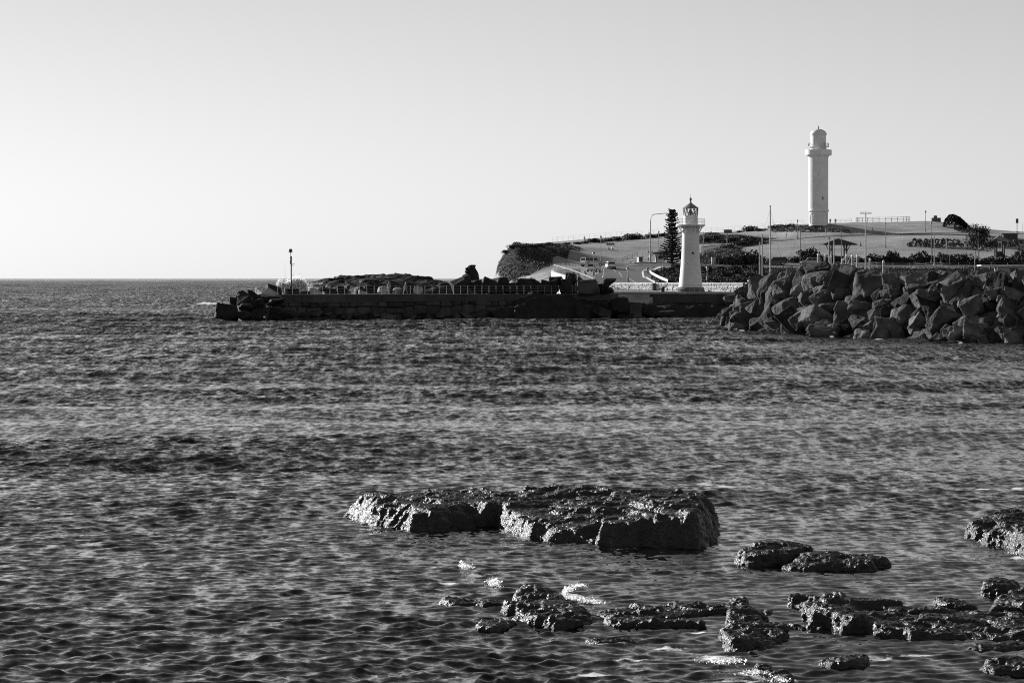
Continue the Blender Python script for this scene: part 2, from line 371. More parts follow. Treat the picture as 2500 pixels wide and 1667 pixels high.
def reef_rock(name, label, outline, tops, res=0.05, edge=0.25, amp=0.12, seed=1, mat_=None, ledge=0.0, warp=0.38, cat='rock', group='rocks awash in the foreground', strata=0.0, rough3=1.0, fs=1.0, deep=0.55):
    """outline: (px,row) on the waterline; tops: (px, py, row) = a surface point seen at py that stands over water row `row`"""
    poly = [(PX(px, YW(r)), YW(r)) for px, r in outline]
    xs = [p[0] for p in poly]; ys = [p[1] for p in poly]
    mg = 0.5 + 4*res*(fs < 1)
    x0, x1, y0, y1 = min(xs)-mg, max(xs)+mg, min(ys)-mg, max(ys)+mg
    nx, ny = int((x1-x0)/res)+1, int((y1-y0)/(res*1.15))+1
    X, Y = np.meshgrid(np.linspace(x0, x1, nx), np.linspace(y0, y1, ny), indexing='ij')
    wx = X + warp*fbm(X*1.7*fs, Y*1.7*fs, octv=4, seed=seed); wy = Y + warp*1.3*fbm(X*1.7*fs, Y*1.7*fs, octv=4, seed=seed+9)
    sd = sd_poly(wx, wy, poly)
    num = 0; den = 0
    for (px, py, r) in tops:
        Yt = YW(r); xt = PX(px, Yt); zt = PZ(py, Yt)
        wgt = 1.0/((X-xt)**2 + (0.8*(Y-Yt))**2 + 0.06/fs**2)**1.6
        num = num + wgt*zt; den = den + wgt
    top = num/den
    rdg = fbm(X*1.2*fs + 0.5*Y*fs, Y*2.0*fs, octv=5, seed=seed+3, ridge=True)
    det = fbm(X*3.1*fs, Y*3.1*fs, octv=5, gain=0.62, seed=seed+5)
    top = top + amp*(0.8*rdg - 0.30) + amp*0.35*det
    if strata > 0:
        st = strata * (1 + 0.3*noise(X*0.5*fs, Y*0.5*fs, seed=seed+8))
        q = np.floor(top/st)*st + st*sstep(0.35, 0.9, top/st - np.floor(top/st)); top = 0.2*top + 0.8*q
    ew = edge * (1.7 if fs == 1.0 else 1.0) * np.exp(1.6*fbm(X*0.9*fs, Y*0.9*fs, octv=2, seed=seed+6) + 0.25)
    side = sstep(-0.05, 1.0, sd/np.maximum(ew, 0.05) + (0.42 if fs == 1.0 else 0.0))
    Z = -deep + (top + deep)*side
    # close the block, remesh it evenly, then rough it in all directions
    keep = Z > -0.50
    idx = np.arange(nx*ny).reshape(nx, ny)
    co = np.stack([X.ravel(), Y.ravel(), Z.ravel()], 1); cb = co.copy(); cb[:,2] = -deep-0.07/fs
    N = nx*ny
    qt = np.stack([idx[:-1,:-1], idx[1:,:-1], idx[1:,1:], idx[:-1,1:]], -1).reshape(-1,4)
    rim = np.concatenate([idx[:,0], idx[-1,1:], idx[-2::-1,-1], idx[0,-2:0:-1]])
    r2 = np.roll(rim, -1)
    qs = np.stack([rim + N, r2 + N, r2, rim], 1)
    me0 = bpy.data.meshes.new('tmp'); me0.from_pydata(np.concatenate([co, cb]).tolist(), [], np.concatenate([qt, qt[:, ::-1] + N, qs]).tolist()); me0.update()
    ob0 = bpy.data.objects.new('tmp', me0); COL.objects.link(ob0)
    md = ob0.modifiers.new('r', 'REMESH'); md.mode = 'VOXEL'; md.voxel_size = res; md.use_smooth_shade = True
    dg = bpy.context.evaluated_depsgraph_get(); ev = ob0.evaluated_get(dg); em = ev.to_mesh()
    nv = len(em.vertices); co = np.empty(nv*3); em.vertices.foreach_get('co', co); co = co.reshape(-1,3)
    no = np.empty(nv*3); em.vertices.foreach_get('normal', no); no = no.reshape(-1,3)
    qn = len(em.polygons); lt = np.empty(qn, int); em.polygons.foreach_get('loop_total', lt)
    lv = np.empty(len(em.loops), int); em.loops.foreach_get('vertex_index', lv)
    q = lv.reshape(-1,4) if (lt == 4).all() else None
    ev.to_mesh_clear(); bpy.data.objects.remove(ob0); bpy.data.meshes.remove(me0)
    x_, y_, z_ = co.T * fs
    d3 = rough3/fs*(0.060*fbm(x_*1.9, y_*1.9, z_*7.0, octv=5, gain=0.62, seed=seed+21) + 0.034*fbm(x_*9, y_*9, z_*13, octv=3, gain=0.7, seed=seed+31, ridge=True))
    co = co + no * d3[:,None]
    ok = (co[q][:,:,2] > -deep*0.73).any(1)
    q = q[ok]; used = np.unique(q); remap = np.full(nv, -1); remap[used] = np.arange(len(used)); co = co[used]; q = remap[q]
    c0 = co.mean(0); c0[2] = 0
    me = bpy.data.meshes.new(name)
    cc = (co - c0)
    me.vertices.add(len(cc)); me.vertices.foreach_set('co', cc.ravel())
    me.loops.add(q.size); me.loops.foreach_set('vertex_index', q.ravel())
    me.polygons.add(len(q)); me.polygons.foreach_set('loop_start', np.arange(0, q.size, 4)); me.polygons.foreach_set('loop_total', np.full(len(q), 4))
    me.polygons.foreach_set('use_smooth', np.ones(len(q), bool)); me.update(calc_edges=True)
    o = put(name, me, mat_ or M_REEF, None, tuple(c0)); tag(o, label, cat, group)
    return o

reef_rock('tidal_rock', 'large flat-topped black rock standing alone in the water, biggest of the foreground', 
    [(833,1254),(842,1264),(905,1276),(1005,1293),(1090,1294),(1160,1288),(1215,1284),(1250,1302),(1330,1319),(1420,1323),(1560,1332),(1690,1340),(1742,1326),(1752,1290),(1735,1258),(1500,1254),(1200,1252),(1000,1248),(860,1246)],
    [(868,1195,1250),(860,1205,1256),(905,1215,1266),(960,1220,1272),(1005,1248,1290),(1000,1205,1252),(1090,1240,1288),(1100,1205,1262),(1180,1232,1284),(1180,1190,1255),(1260,1222,1278),(1240,1270,1300),(1330,1290,1316),(1300,1250,1290),(1290,1185,1256),(1390,1298,1320),(1430,1275,1318),(1400,1182,1258),(1450,1230,1295),(1530,1268,1326),(1530,1190,1262),(1560,1180,1254),(1620,1262,1334),(1650,1215,1300),(1640,1192,1258),(1700,1188,1262),(1690,1245,1334),(1735,1215,1290),(1725,1195,1268),(1115,1182,1250),(1030,1184,1248),(872,1190,1247)],
    res=0.038, edge=0.42, amp=0.10, seed=4, strata=0.13, group=None, warp=0.24)
reef_rock('tidal_rock', 'dark humped rock just right of the large flat rock', [(1782,1374),(1800,1380),(1860,1384),(1930,1384),(1978,1372),(1975,1362),(1850,1362),(1790,1366)],
    [(1800,1345,1370),(1850,1323,1370),(1885,1328,1370),(1925,1323,1368),(1965,1342,1368),(1860,1350,1380),(1930,1355,1380)], res=0.03, edge=0.16, amp=0.10, seed=14, mat_=M_REEF2)
reef_rock('tidal_rock', 'long low dark rock in front of the humped rock, tapering to the right', [(1908,1384),(1930,1392),(1990,1393),(2060,1395),(2145,1396),(2150,1388),(2178,1378),(2170,1370),(2050,1372),(1940,1376)],
    [(1930,1374,1386),(1980,1354,1380),(2025,1352,1380),(2070,1366,1384),(2100,1360,1382),(2148,1352,1376),(2170,1362,1374),(2140,1368,1392),(2000,1376,1391),(2060,1380,1392)], res=0.03, edge=0.14, amp=0.10, seed=24, mat_=M_REEF2)
reef_rock('tidal_rock', 'jagged rock with a sunlit left face cut by the right edge of view', [(2364,1302),(2372,1312),(2395,1322),(2440,1338),(2475,1354),(2560,1366),(2700,1370),(2700,1290),(2550,1286),(2400,1288)],
    [(2378,1265,1298),(2420,1250,1292),(2470,1246,1290),(2540,1246,1290),(2400,1295,1316),(2430,1290,1325),(2470,1300,1340),(2540,1300,1352),(2650,1270,1330)], res=0.034, edge=0.25, amp=0.18, seed=34)
reef_rock('tidal_rock', 'two small connected black lumps left of the splash, farthest left of the reef', [(1053,1474),(1070,1480),(1110,1483),(1160,1480),(1180,1484),(1225,1478),(1215,1472),(1150,1470),(1070,1468)],
    [(1066,1449,1472),(1090,1456,1474),(1115,1462,1476),(1150,1473,1476),(1175,1464,1476),(1205,1468,1476)], res=0.024, edge=0.1, amp=0.035, seed=44, mat_=M_REEF2, warp=0.12)
reef_rock('tidal_rock', 'black block-like rock mass with spray behind it, left part of the reef', [(1222,1505),(1228,1516),(1255,1526),(1330,1535),(1400,1540),(1468,1537),(1450,1516),(1420,1500),(1400,1482),(1350,1470),(1280,1466),(1240,1472),(1250,1490)],
    [(1250,1440,1478),(1290,1424,1472),(1330,1424,1472),(1365,1436,1474),(1248,1458,1492),(1232,1495,1510),(1262,1490,1515),(1300,1470,1496),(1340,1475,1508),(1300,1495,1524),(1390,1475,1500),(1420,1492,1512),(1440,1510,1525),(1400,1505,1532),(1462,1531,1535)], res=0.026, edge=0.12, amp=0.13, seed=54, strata=0.10)
reef_rock('tidal_rock', 'small low rough lump in front of the left reef block', [(1142,1538),(1160,1546),(1210,1548),(1250,1540),(1270,1532),(1230,1526),(1170,1528)],
    [(1165,1528,1538),(1195,1515,1534),(1230,1517,1532),(1245,1524,1534)], res=0.024, edge=0.08, amp=0.04, seed=64, warp=0.12)
reef_rock('reef', 'low jagged ridge of black reef between the left block and the tall lump', [(1455,1512),(1480,1530),(1560,1536),(1620,1534),(1680,1536),(1716,1540),(1715,1528),(1660,1518),(1700,1505),(1790,1500),(1840,1490),(1830,1482),(1740,1480),(1620,1482),(1540,1486),(1480,1494)],
    [(1475,1490,1505),(1530,1474,1490),(1590,1470,1488),(1640,1478,1490),(1570,1492,1512),(1500,1505,1524),(1600,1512,1528),(1650,1505,1520),(1690,1518,1534),(1740,1466,1484),(1800,1460,1484),(1720,1488,1498)], res=0.026, edge=0.09, amp=0.11, seed=74, mat_=M_REEF2, strata=0.08)
reef_rock('tidal_rock', 'steep lump with a glistening sunlit left side at the reef centre', [(1748,1582),(1770,1592),(1790,1601),(1830,1603),(1890,1600),(1928,1580),(1910,1562),(1880,1540),(1860,1525),(1820,1518),(1785,1528),(1770,1556)],
    [(1790,1484,1526),(1810,1476,1530),(1828,1500,1534),(1848,1502,1538),(1870,1512,1540),(1785,1525,1560),(1840,1535,1568),(1770,1560,1580),(1800,1560,1588),(1880,1555,1575),(1910,1570,1578),(1850,1570,1594),(1900,1575,1590)], res=0.026, edge=0.12, amp=0.14, seed=84)
reef_rock('reef', 'wide flat tidal reef with pools and a dark block at its left end', [(1917,1492),(1925,1500),(1960,1508),(1945,1522),(1965,1536),(1992,1536),(2060,1546),(2080,1552),(2140,1553),(2200,1562),(2260,1566),(2350,1563),(2450,1566),(2620,1566),(2620,1500),(2450,1500),(2380,1490),(2280,1492),(2200,1482),(2100,1474),(1990,1474),(1940,1478)],
    [(1930,1466,1488),(1960,1455,1484),(2005,1452,1478),(2080,1456,1480),(2150,1462,1484),(2230,1472,1488),(1955,1490,1512),(1990,1478,1505),(1998,1484,1530),(2050,1496,1538),(2064,1504,1545),(2120,1492,1514),(2180,1496,1516),(2120,1516,1546),(2200,1500,1518),(2260,1504,1520),(2200,1530,1552),(2270,1522,1545),(2320,1512,1530),(2280,1545,1560),(2400,1530,1548),(2450,1520,1545),(2500,1525,1550),(2360,1556,1562),(2240,1496,1502),(2150,1489,1494),(2400,1512,1514),(2330,1500,1504),(2480,1512,1516),(2560,1510,1540)], res=0.03, edge=0.10, amp=0.12, seed=94, strata=0.09)
reef_rock('tidal_rock', 'low knobbly rock between the reef pools and the right edge', [(2270,1478),(2285,1486),(2340,1490),(2390,1490),(2400,1484),(2370,1476),(2300,1472)],
    [(2285,1462,1478),(2305,1453,1476),(2335,1466,1478),(2360,1468,1480),(2385,1480,1484)], res=0.024, edge=0.08, amp=0.05, seed=104, warp=0.12)
reef_rock('tidal_rock', 'dark pointed rock near the right edge above the reef', [(2386,1450),(2400,1456),(2440,1458),(2490,1452),(2500,1446),(2460,1440),(2410,1440)],
    [(2398,1425,1446),(2420,1410,1446),(2438,1402,1446),(2460,1414,1446),(2485,1430,1446),(2440,1432,1454)], res=0.026, edge=0.12, amp=0.05, seed=114, mat_=M_REEF2, warp=0.15)
reef_rock('tidal_rock', 'rough barnacled rock at the right edge, just below the pointed rock', [(2402,1492),(2415,1500),(2460,1506),(2520,1508),(2640,1508),(2640,1470),(2520,1468),(2440,1474)],
    [(2425,1448,1480),(2460,1445,1476),(2500,1430,1474),(2560,1425,1474),(2415,1475,1492),(2450,1478,1500),(2500,1470,1500),(2600,1460,1495)], res=0.028, edge=0.16, amp=0.08, seed=124)
reef_rock('tidal_rock', 'small flat rock standing alone in the foam at the bottom right', [(1990,1628),(2010,1634),(2060,1636),(2105,1632),(2120,1622),(2110,1614),(2060,1612),(2010,1618)],
    [(2000,1617,1624),(2030,1604,1620),(2060,1606,1620),(2085,1604,1620),(2105,1596,1618),(2113,1606,1622),(2050,1615,1630)], res=0.022, edge=0.09, amp=0.05, seed=134, mat_=M_REEF2, warp=0.12)
reef_rock('tidal_rock', 'smooth glistening black rock in the bottom right corner', [(2358,1640),(2375,1648),(2430,1652),(2480,1650),(2600,1648),(2600,1625),(2480,1622),(2400,1626)],
    [(2375,1620,1634),(2395,1600,1630),(2425,1600,1630),(2460,1608,1632),(2500,1612,1634),(2560,1615,1634),(2400,1630,1644),(2460,1632,1646)], res=0.024, edge=0.14, amp=0.05, seed=144, mat_=M_REEF2, warp=0.15)
reef_rock('tidal_rock', 'half drowned rock with white wash round it at the bottom edge', [(1835,1642),(1850,1650),(1890,1660),(1920,1668),(1945,1664),(1925,1646),(1890,1636),(1850,1634)],
    [(1850,1630,1640),(1870,1616,1638),(1895,1626,1644),(1885,1640,1652),(1915,1650,1660)], res=0.024, edge=0.08, amp=0.05, seed=154, warp=0.12)
reef_rock('tidal_rock', 'barely awash dark back of rock below the left reef ridge', [(1405,1570),(1440,1576),(1530,1577),(1565,1572),(1520,1564),(1440,1563)],
    [(1440,1564,1570),(1490,1557,1569),(1530,1562,1570)], res=0.026, edge=0.08, amp=0.03, seed=164, mat_=M_REEF2, warp=0.12)

for (lab, ol, tp, sd_) in [
 ('small awash lump just right of the tall centre lump', [(1935,1588),(1960,1594),(2000,1592),(1990,1584),(1950,1582)], [(1955,1578,1588),(1980,1580,1587)], 171),
 ('low flat rock patch between the tall lump and the wide reef', [(1880,1530),(1905,1540),(1950,1546),(1985,1544),(1960,1532),(1910,1526)], [(1900,1524,1532),(1935,1526,1536),(1965,1532,1540)], 172),
 ('thin line of awash rock between the large flat rock and the reef', [(1100,1510),(1130,1514),(1165,1512),(1140,1506)], [(1120,1504,1510),(1145,1506,1510)], 173),
 ('low weedy rock patch right of the low jagged ridge', [(1860,1500),(1885,1506),(1915,1504),(1900,1496),(1875,1494)], [(1880,1490,1499),(1900,1494,1500)], 174),
 ('broken low rocks along the front of the wide reef, right', [(2360,1585),(2400,1590),(2470,1592),(2560,1590),(2560,1580),(2440,1578)], [(2400,1580,1585),(2450,1577,1585),(2520,1578,1585)], 175),
 ('small dark rock at the right edge above the wide reef', [(2440,1522),(2470,1528),(2530,1528),(2530,1516),(2470,1514)], [(2465,1508,1520),(2500,1505,1520)], 176)]:
    reef_rock('tidal_rock', lab, ol, tp, res=0.028, edge=0.09, amp=0.06, seed=sd_, mat_=M_REEF2, warp=0.2)
# ---------------------------------------------------------------- boulders
M_BOULDER = mat('breakwater_boulder', 0.078, 0.9, var=0.4, scale=0.9, bump=0.8, bscale=2.5, bdist=0.12, var2=0.3, scale2=0.35, spec=0.08)
def vary_per_stone(m, lo, hi):
    """each stone has its own tone"""
    n = m.node_tree.nodes; l = m.node_tree.links.new; b = n['Principled BSDF']; src = b.inputs['Base Color'].links[0].from_socket
    oi = n.new('ShaderNodeObjectInfo'); r = n.new('ShaderNodeMapRange'); r.inputs[3].default_value = lo; r.inputs[4].default_value = hi; l(oi.outputs['Random'], r.inputs[0])
    mm = n.new('ShaderNodeMath'); mm.operation = 'MULTIPLY'; l(src, mm.inputs[0]); l(r.outputs[0], mm.inputs[1]); l(mm.outputs[0], b.inputs['Base Color'])
vary_per_stone(M_BOULDER, 0.35, 1.75)
M_BOULDER_D = mat('dark_basalt', 0.024, 0.7, var=0.4, scale=0.8, bump=0.6, bscale=2.0, bdist=0.12, spec=0.1)
M_PIERSTONE = mat('pier_stone', 0.055, 0.8, var=0.4, scale=0.7, bump=0.6, bscale=1.6, bdist=0.1, var2=0.2, scale2=0.25, spec=0.25)
vary_per_stone(M_PIERSTONE, 0.5, 1.6)
M_CONC = mat('weathered_concrete', 0.30, 0.85, var=0.3, scale=0.5, bump=0.3, bscale=3.0, var2=0.3, scale2=0.12)
M_CONC_D = mat('dark_concrete', 0.055, 0.85, var=0.35, scale=0.5, bump=0.4, bscale=2.0, var2=0.25, scale2=0.15)
M_STEEL = mat('galvanised_rail', 0.32, 0.5, metal=0.3)
M_DARKSTEEL = mat('dark_painted_steel', 0.03, 0.5)

def boulder_mesh(seed, boxy=0.5, n=13, rough=0.07):
    r = random.Random(seed); bm = bmesh.new()
    for i in range(n):
        while True:
            p = Vector((r.uniform(-1,1), r.uniform(-1,1), r.uniform(-1,1)))
            if p.length > 0.2: break
        mx = max(abs(p.x), abs(p.y), abs(p.z))
        p = (p/mx)*boxy + p.normalized()*(1-boxy)
        p *= r.uniform(0.82, 1.08)
        bm.verts.new(p)
    res = bmesh.ops.convex_hull(bm, input=bm.verts)
    junk = [g for g in res['geom_interior'] if isinstance(g, bmesh.types.BMVert)]
    if junk: bmesh.ops.delete(bm, geom=junk, context='VERTS')
    bmesh.ops.dissolve_limit(bm, angle_limit=math.radians(16), verts=bm.verts, edges=bm.edges)
    bmesh.ops.bevel(bm, geom=list(bm.edges), offset=0.055, segments=1, affect='EDGES', clamp_overlap=True)
    bmesh.ops.triangulate(bm, faces=bm.faces)
    for k in range(3):
        le = [e for e in bm.edges if e.calc_length() > 0.20]
        if le: bmesh.ops.subdivide_edges(bm, edges=le, cuts=1, use_grid_fill=False)
        bmesh.ops.triangulate(bm, faces=bm.faces)
    co = np.array([v.co for v in bm.verts])
    d = rough*(fbm(co[:,0]*1.9+seed, co[:,1]*1.9, co[:,2]*1.9, octv=3, gain=0.6, seed=seed) + 0.55*fbm(co[:,0]*6+seed, co[:,1]*6, co[:,2]*2.5, octv=2, seed=seed+3, ridge=True))
    bm.normal_update()
    for v, dd in zip(bm.verts, d): v.co += v.normal*dd
    # unit half extents
    co = np.array([v.co for v in bm.verts]); lo, hi = co.min(0), co.max(0); c = (lo+hi)/2; h = (hi-lo)/2
    for v in bm.verts: v.co = Vector(((v.co[i]-c[i])/h[i] for i in range(3)))
    me = bpy.data.meshes.new('boulder'); bm.to_mesh(me); bm.free()
    return me
BV = [boulder_mesh(100+i, boxy=0.45+0.09*(i%4), n=10+i%4) for i in range(14)]
BVC = [boulder_mesh(300+i, boxy=0.9, n=16, rough=0.03) for i in range(4)]
BMESH = {}
def bmesh_for(i, m, cub=False):
    k = (i, m.name, cub)
    if k not in BMESH:
        me = (BVC if cub else BV)[i].copy(); me.materials.clear(); me.materials.append(m); BMESH[k] = me
    return BMESH[k]
def boulder(px, py, wpx, hpx, Y, label, group, var=0, m=None, rot=(0,0,0), depth=1.0, cub=False, name='boulder', sink=0.0):
    """a boulder whose picture box is about wpx x hpx round (px,py) at distance Y"""
    me = bmesh_for(var, m or M_BOULDER, cub)
    o = put(name, me, None); c = P(px, py, Y)
    rx = wpx*Y/FPX/2; rz = hpx*Y/FPX/2
    o.rotation_euler = rot; o.scale = (rx, rx*depth, rz); o.location = (c.x, c.y, c.z - sink)
    tag(o, label, 'boulder' if name == 'boulder' else 'concrete block', group)
    return o

# rubble breakwater on the right: rows of boulders on a slope that runs towards the viewer
WL = [(1700,793),(1740,798),(1800,805),(1900,812),(2000,820),(2100,824),(2200,828),(2300,833),(2400,836),(2500,838),(2660,842)]
CR = [(1700,800),(1752,798),(1772,772),(1798,742),(1822,716),(1842,692),(1858,674),(1900,664),(1950,662),(2000,654),(2060,653),(2120,664),(2200,668),(2300,666),(2360,664),(2400,658),(2500,660),(2660,660)]
def interp(pl, x): return float(np.interp(x, [p[0] for p in pl], [p[1] for p in pl]))
def slopeY(px, t): return YW(interp(WL, px)) + 11.0*t
def build_rubble():
    # core that carries the boulders
    core = MB(); n = 40; vs_ = []
    xs = np.linspace(1735, 2640, n)
    for px in xs:
        yw = YW(interp(WL, px)); top = max(PZ(interp(CR, px), yw+11) - 1.6, -0.6)
        vs_ += [(PX(px, yw+1.5), yw+1.5, -1.5), (PX(px, yw+11.5), yw+11.5, top), (PX(px, yw+19), yw+19, top), (PX(px, yw+26), yw+26, -1.5)]
    fs_ = []
    for i in range(n-1):
        for k in range(3): a = i*4+k; fs_.append((a, a+4, a+5, a+1))
    fs_ += [(0,1,2,3), tuple((n-1)*4+k for k in (3,2,1,0))]
    core.add(vs_, fs_)
    o = obj('rubble_bank', core, M_BOULDER_D); struct(o)
    r = random.Random(21)
    grp = 'boulders of the rubble breakwater on the right'
    rows = []
    NR = 9
    for k in range(NR):
        t = k/(NR-1.0)
        lst = []
        px = 1752 + 14*t + r.uniform(-8, 8)
        while px < 2545:
            w_ = interp(WL, px); c_ = interp(CR, px)
            if w_ - c_ < 24 and k > 1: px += 14; continue
            Y = slopeY(px, t*0.95)
            py = w_ + (c_ - w_)*t + r.uniform(-6, 6) + (5 if k == 0 else 0)
            big = r.random()
            mlt = 1.0 if (w_-c_) > 80 else 0.65
            wp = (r.uniform(36, 56) if big < 0.6 else r.uniform(56, 84) if big < 0.80 else r.uniform(24, 36))*mlt
            hp = wp*r.uniform(0.62, 1.05)
            if k == NR-1: py = c_ + hp*0.42
            elif k == NR-2: py = max(py, c_ + hp*0.5)
            lst.append((px, py, wp, hp, Y + r.uniform(-2.2, 1.6)))
            px += wp*r.uniform(0.56, 0.88)
        rows.append(lst)
    nm = ['waterline', 'second', 'third', 'fourth', 'fifth', 'sixth', 'seventh', 'eighth', 'topmost']
    for k, lst in enumerate(rows):
        nn = len(lst)
        for i, (px, py, wp, hp, Y) in enumerate(lst):
            size = 'big' if wp > 58 else 'small' if wp < 36 else 'mid-sized'
            shape = 'slab-like' if hp/wp < 0.72 else 'blocky' if hp/wp > 0.9 else 'angular'
            rowtxt = {'waterline': 'waterline row', 'topmost': 'topmost row'}.get(nm[k], nm[k] + ' row up')
            lab = f"{size} {shape} boulder, {ordw(i+1)} from the left in the {rowtxt} of the rubble breakwater"
            lab = lab.replace('of the rubble breakwater', 'of rubble') if len(lab.split()) > 16 else lab
            rot = (r.uniform(-0.35, 0.4), r.uniform(-0.9, 0.3), r.gauss(0.0, 0.6) + r.choice([0, 0, math.pi]))
            boulder(px, py, wp, hp, Y, lab, grp, var=r.randrange(14), rot=rot, depth=r.uniform(0.8, 1.25))
build_rubble()

# ---------------------------------------------------------------- pier on the left
PA, PB = (585.0, 362.0), (1490.0, 386.0)         # (px, Y) ends of the pier's face
PIER_Z = 3.40
A_ = Vector((PX(*PA), PA[1], 0)); B_ = Vector((PX(*PB), PB[1], 0)); PL = (B_-A_).length
PT = (B_-A_).normalized(); PN = Vector((PT.y, -PT.x, 0))       # along, and out towards the viewer
def pier_pt(s, out=0.0, z=0.0):
    p = A_ + PT*s + PN*out; return Vector((p.x, p.y, z))
def sub_loc(mb, loc):
    mb.v = [(v[0]-loc[0], v[1]-loc[1], v[2]-loc[2]) for v in mb.v]; return mb
def build_pier():
    root = thing('pier', 'long dark stone pier with a concrete capping reaching out from the headland', 'pier', tuple(pier_pt(PL/2)))
    loc = tuple(root.location)
    r = random.Random(5)
    core = MB(); v = []
    for s in (0.5, PL):
        for (o_, z) in ((-0.35,-1.5),(-0.75,2.3),(-0.75,2.45),(-7.5,2.45),(-9.5,-1.5)): v.append(pier_pt(s, o_, z))
    core.add(v, [(0,5,6,1),(1,6,7,2),(2,7,8,3),(3,8,9,4),(0,1,2,3,4),(9,8,7,6,5)])
    obj('core', sub_loc(core, loc), M_PIERSTONE, root)
    # concrete deck and capping, cast in bays of uneven length
    s = 2.5
    while s < PL+1:
        e = min(s + r.uniform(4.2, 7.5), PL+1.5); c = MB(); v = []
        d = r.uniform(-0.03, 0.03); bot = 2.46 - r.uniform(0, 0.12)
        for q in (s+0.02, e-0.02):
            for (o_, z) in ((-0.30+d,bot),(-0.36+d,PIER_Z+d*0.5),(-6.5,PIER_Z+d*0.5),(-6.5,2.47)): v.append(pier_pt(q, o_, z))
        c.add(v, [(0,4,5,1),(1,5,6,2),(2,6,7,3),(3,7,4,0),(0,1,2,3),(7,6,5,4)])
        obj('capping_bay', sub_loc(c, loc), M_CONC_D, root); s = e
    # fitted stones of the face in three uneven courses
    bnd = [lambda s: -0.5, lambda s: 0.45+0.45*float(noise(s/3.1, 0.3, seed=71)), lambda s: 1.75+0.38*float(noise(s/3.7, 4.3, seed=72)), lambda s: 2.5]
    for ci in range(3):
        s = 0.5 + r.uniform(0, 0.8)
        while s < PL-1.5:
            wd = (r.uniform(1.3, 2.4) if r.random() < 0.65 else r.uniform(2.4, 3.8)) if ci < 2 else r.uniform(0.9, 2.6)
            if s + wd > PL-1.0: break
            g = 0.05; b0 = -0.30 - 0.12*ci
            j = lambda a=0.10: r.uniform(-a, a)
            zz0 = bnd[ci](s+wd/2) + j(0.05) + g; zz1 = bnd[ci+1](s+wd/2) + j(0.05) - g
            g = 0.03
            # outline with knocked-off corners, front pushed out and domed
            base = [(s+g+0.12+j(), zz0+j(0.05)), (s+wd-g-0.12+j(), zz0+j(0.05)), (s+wd-g+j(0.05), zz0+0.18), (s+wd-g+j(0.06), zz1-0.2+j()), (s+wd-g-0.18+j(), zz1), (s+wd*0.5+j(0.2), zz1+j(0.06)), (s+g+0.2+j(), zz1+j(0.05)), (s+g+j(0.05), zz1-0.22+j()), (s+g+j(0.05), zz0+0.2)]
            cx = sum(p[0] for p in base)/9; cz = sum(p[1] for p in base)/9
            f = r.uniform(0.12, 0.34); m = MB(); v = []
            for (q, z) in base: v.append(pier_pt(q, b0-0.45, z))
            for (q, z) in base: v.append(pier_pt(q, b0 + f*0.45, z))
            for (q, z) in base: v.append(pier_pt(cx+(q-cx)*0.72, b0 + f, cz+(z-cz)*0.70))
            fc = []
            for a in range(9):
                b = (a+1) % 9; fc += [(a, b, b+9, a+9), (a+9, b+9, b+18, a+18)]
            fc += [tuple(range(18, 27)), tuple(range(8, -1, -1))]
            m.add(v, fc); obj('stone', sub_loc(m, loc), M_PIERSTONE, root); s += wd
    return root
build_pier()

def railing(name, label, pts, h, group=None, n_rails=3, rp=0.028, rr=0.02, m=None, cat='railing', base_r=None):
    """pts: foot points of the posts, one post each; rails run through all posts"""
    c = Vector(pts[len(pts)//2]); root = thing(name, label, cat, tuple(c), group=group)
    mb = MB().tube([(0,0,-0.03),(0,0,h)], rp, 5); me = mb.mesh('post'); me.materials.append(m or M_STEEL)
    for p in pts: put('post', me, None, root, tuple(Vector(p)-c))
    for k in range(n_rails):
        z = h*(1 - k/float(n_rails)) if n_rails > 1 else h
        mb = MB().tube([Vector(p)-c+Vector((0,0,z)) for p in pts], rr, 5); obj('rail', mb, m or M_STEEL, root)
    return root
railing('pier_railing', 'thin metal railing with three rails along the edge of the long pier', [pier_pt(s, -0.6, PIER_Z) for s in np.arange(5.5, PL+0.5, 1.06)], 1.12)

# boulders at the pier head, told apart one by one
gh = 'boulders heaped at the head of the pier'
HEAD = [(556,762,58,38,356,'big sloping boulder at the very tip of the pier, lapped by the water',0.25),
 (571,738,27,22,360,'small rounded boulder behind the tip of the pier, leftmost of the upper heap',0.1),
 (592,724,30,20,361,'tilted box-shaped boulder on top of the pier head, left',0.4),
 (597,736,36,24,358,'wide dark boulder under the tilted box-shaped one at the pier head',-0.3),
 (617,723,30,24,362,'rounded boulder beside the pale concrete block at the pier head',0.2),
 (618,741,26,28,358,'upright boulder wedged in the middle of the pier head heap',0.1),
 (600,752,32,22,356,'round boulder in the middle of the pier head heap, above the water',0.0),
 (594,770,32,22,354,'low boulder at the water right of the tip boulder',0.1),
 (637,746,24,32,359,'narrow upright boulder where the heap meets the pier wall',0.0),
 (633,767,32,26,355,'squat boulder at the water below the narrow upright one',0.2),
 (665,730,46,18,361,'flat slab lying against the left end of the pier capping',0.05),
 (670,742,48,24,359,'broad boulder under the flat slab at the left end of the wall',-0.1),
 (684,763,84,34,357,'very wide low boulder at the foot of the pier wall, left end',0.0)]
for i, (px, py, wp, hp, Y, lab, ry) in enumerate(HEAD):
    boulder(px, py, wp*1.08, hp*1.12, Y, lab, gh, var=(i*3) % 14, m=M_BOULDER_D, rot=(0.1, ry, 0.5*math.sin(i*2.1)), depth=0.95)
gb = 'armour blocks behind the pier railing'
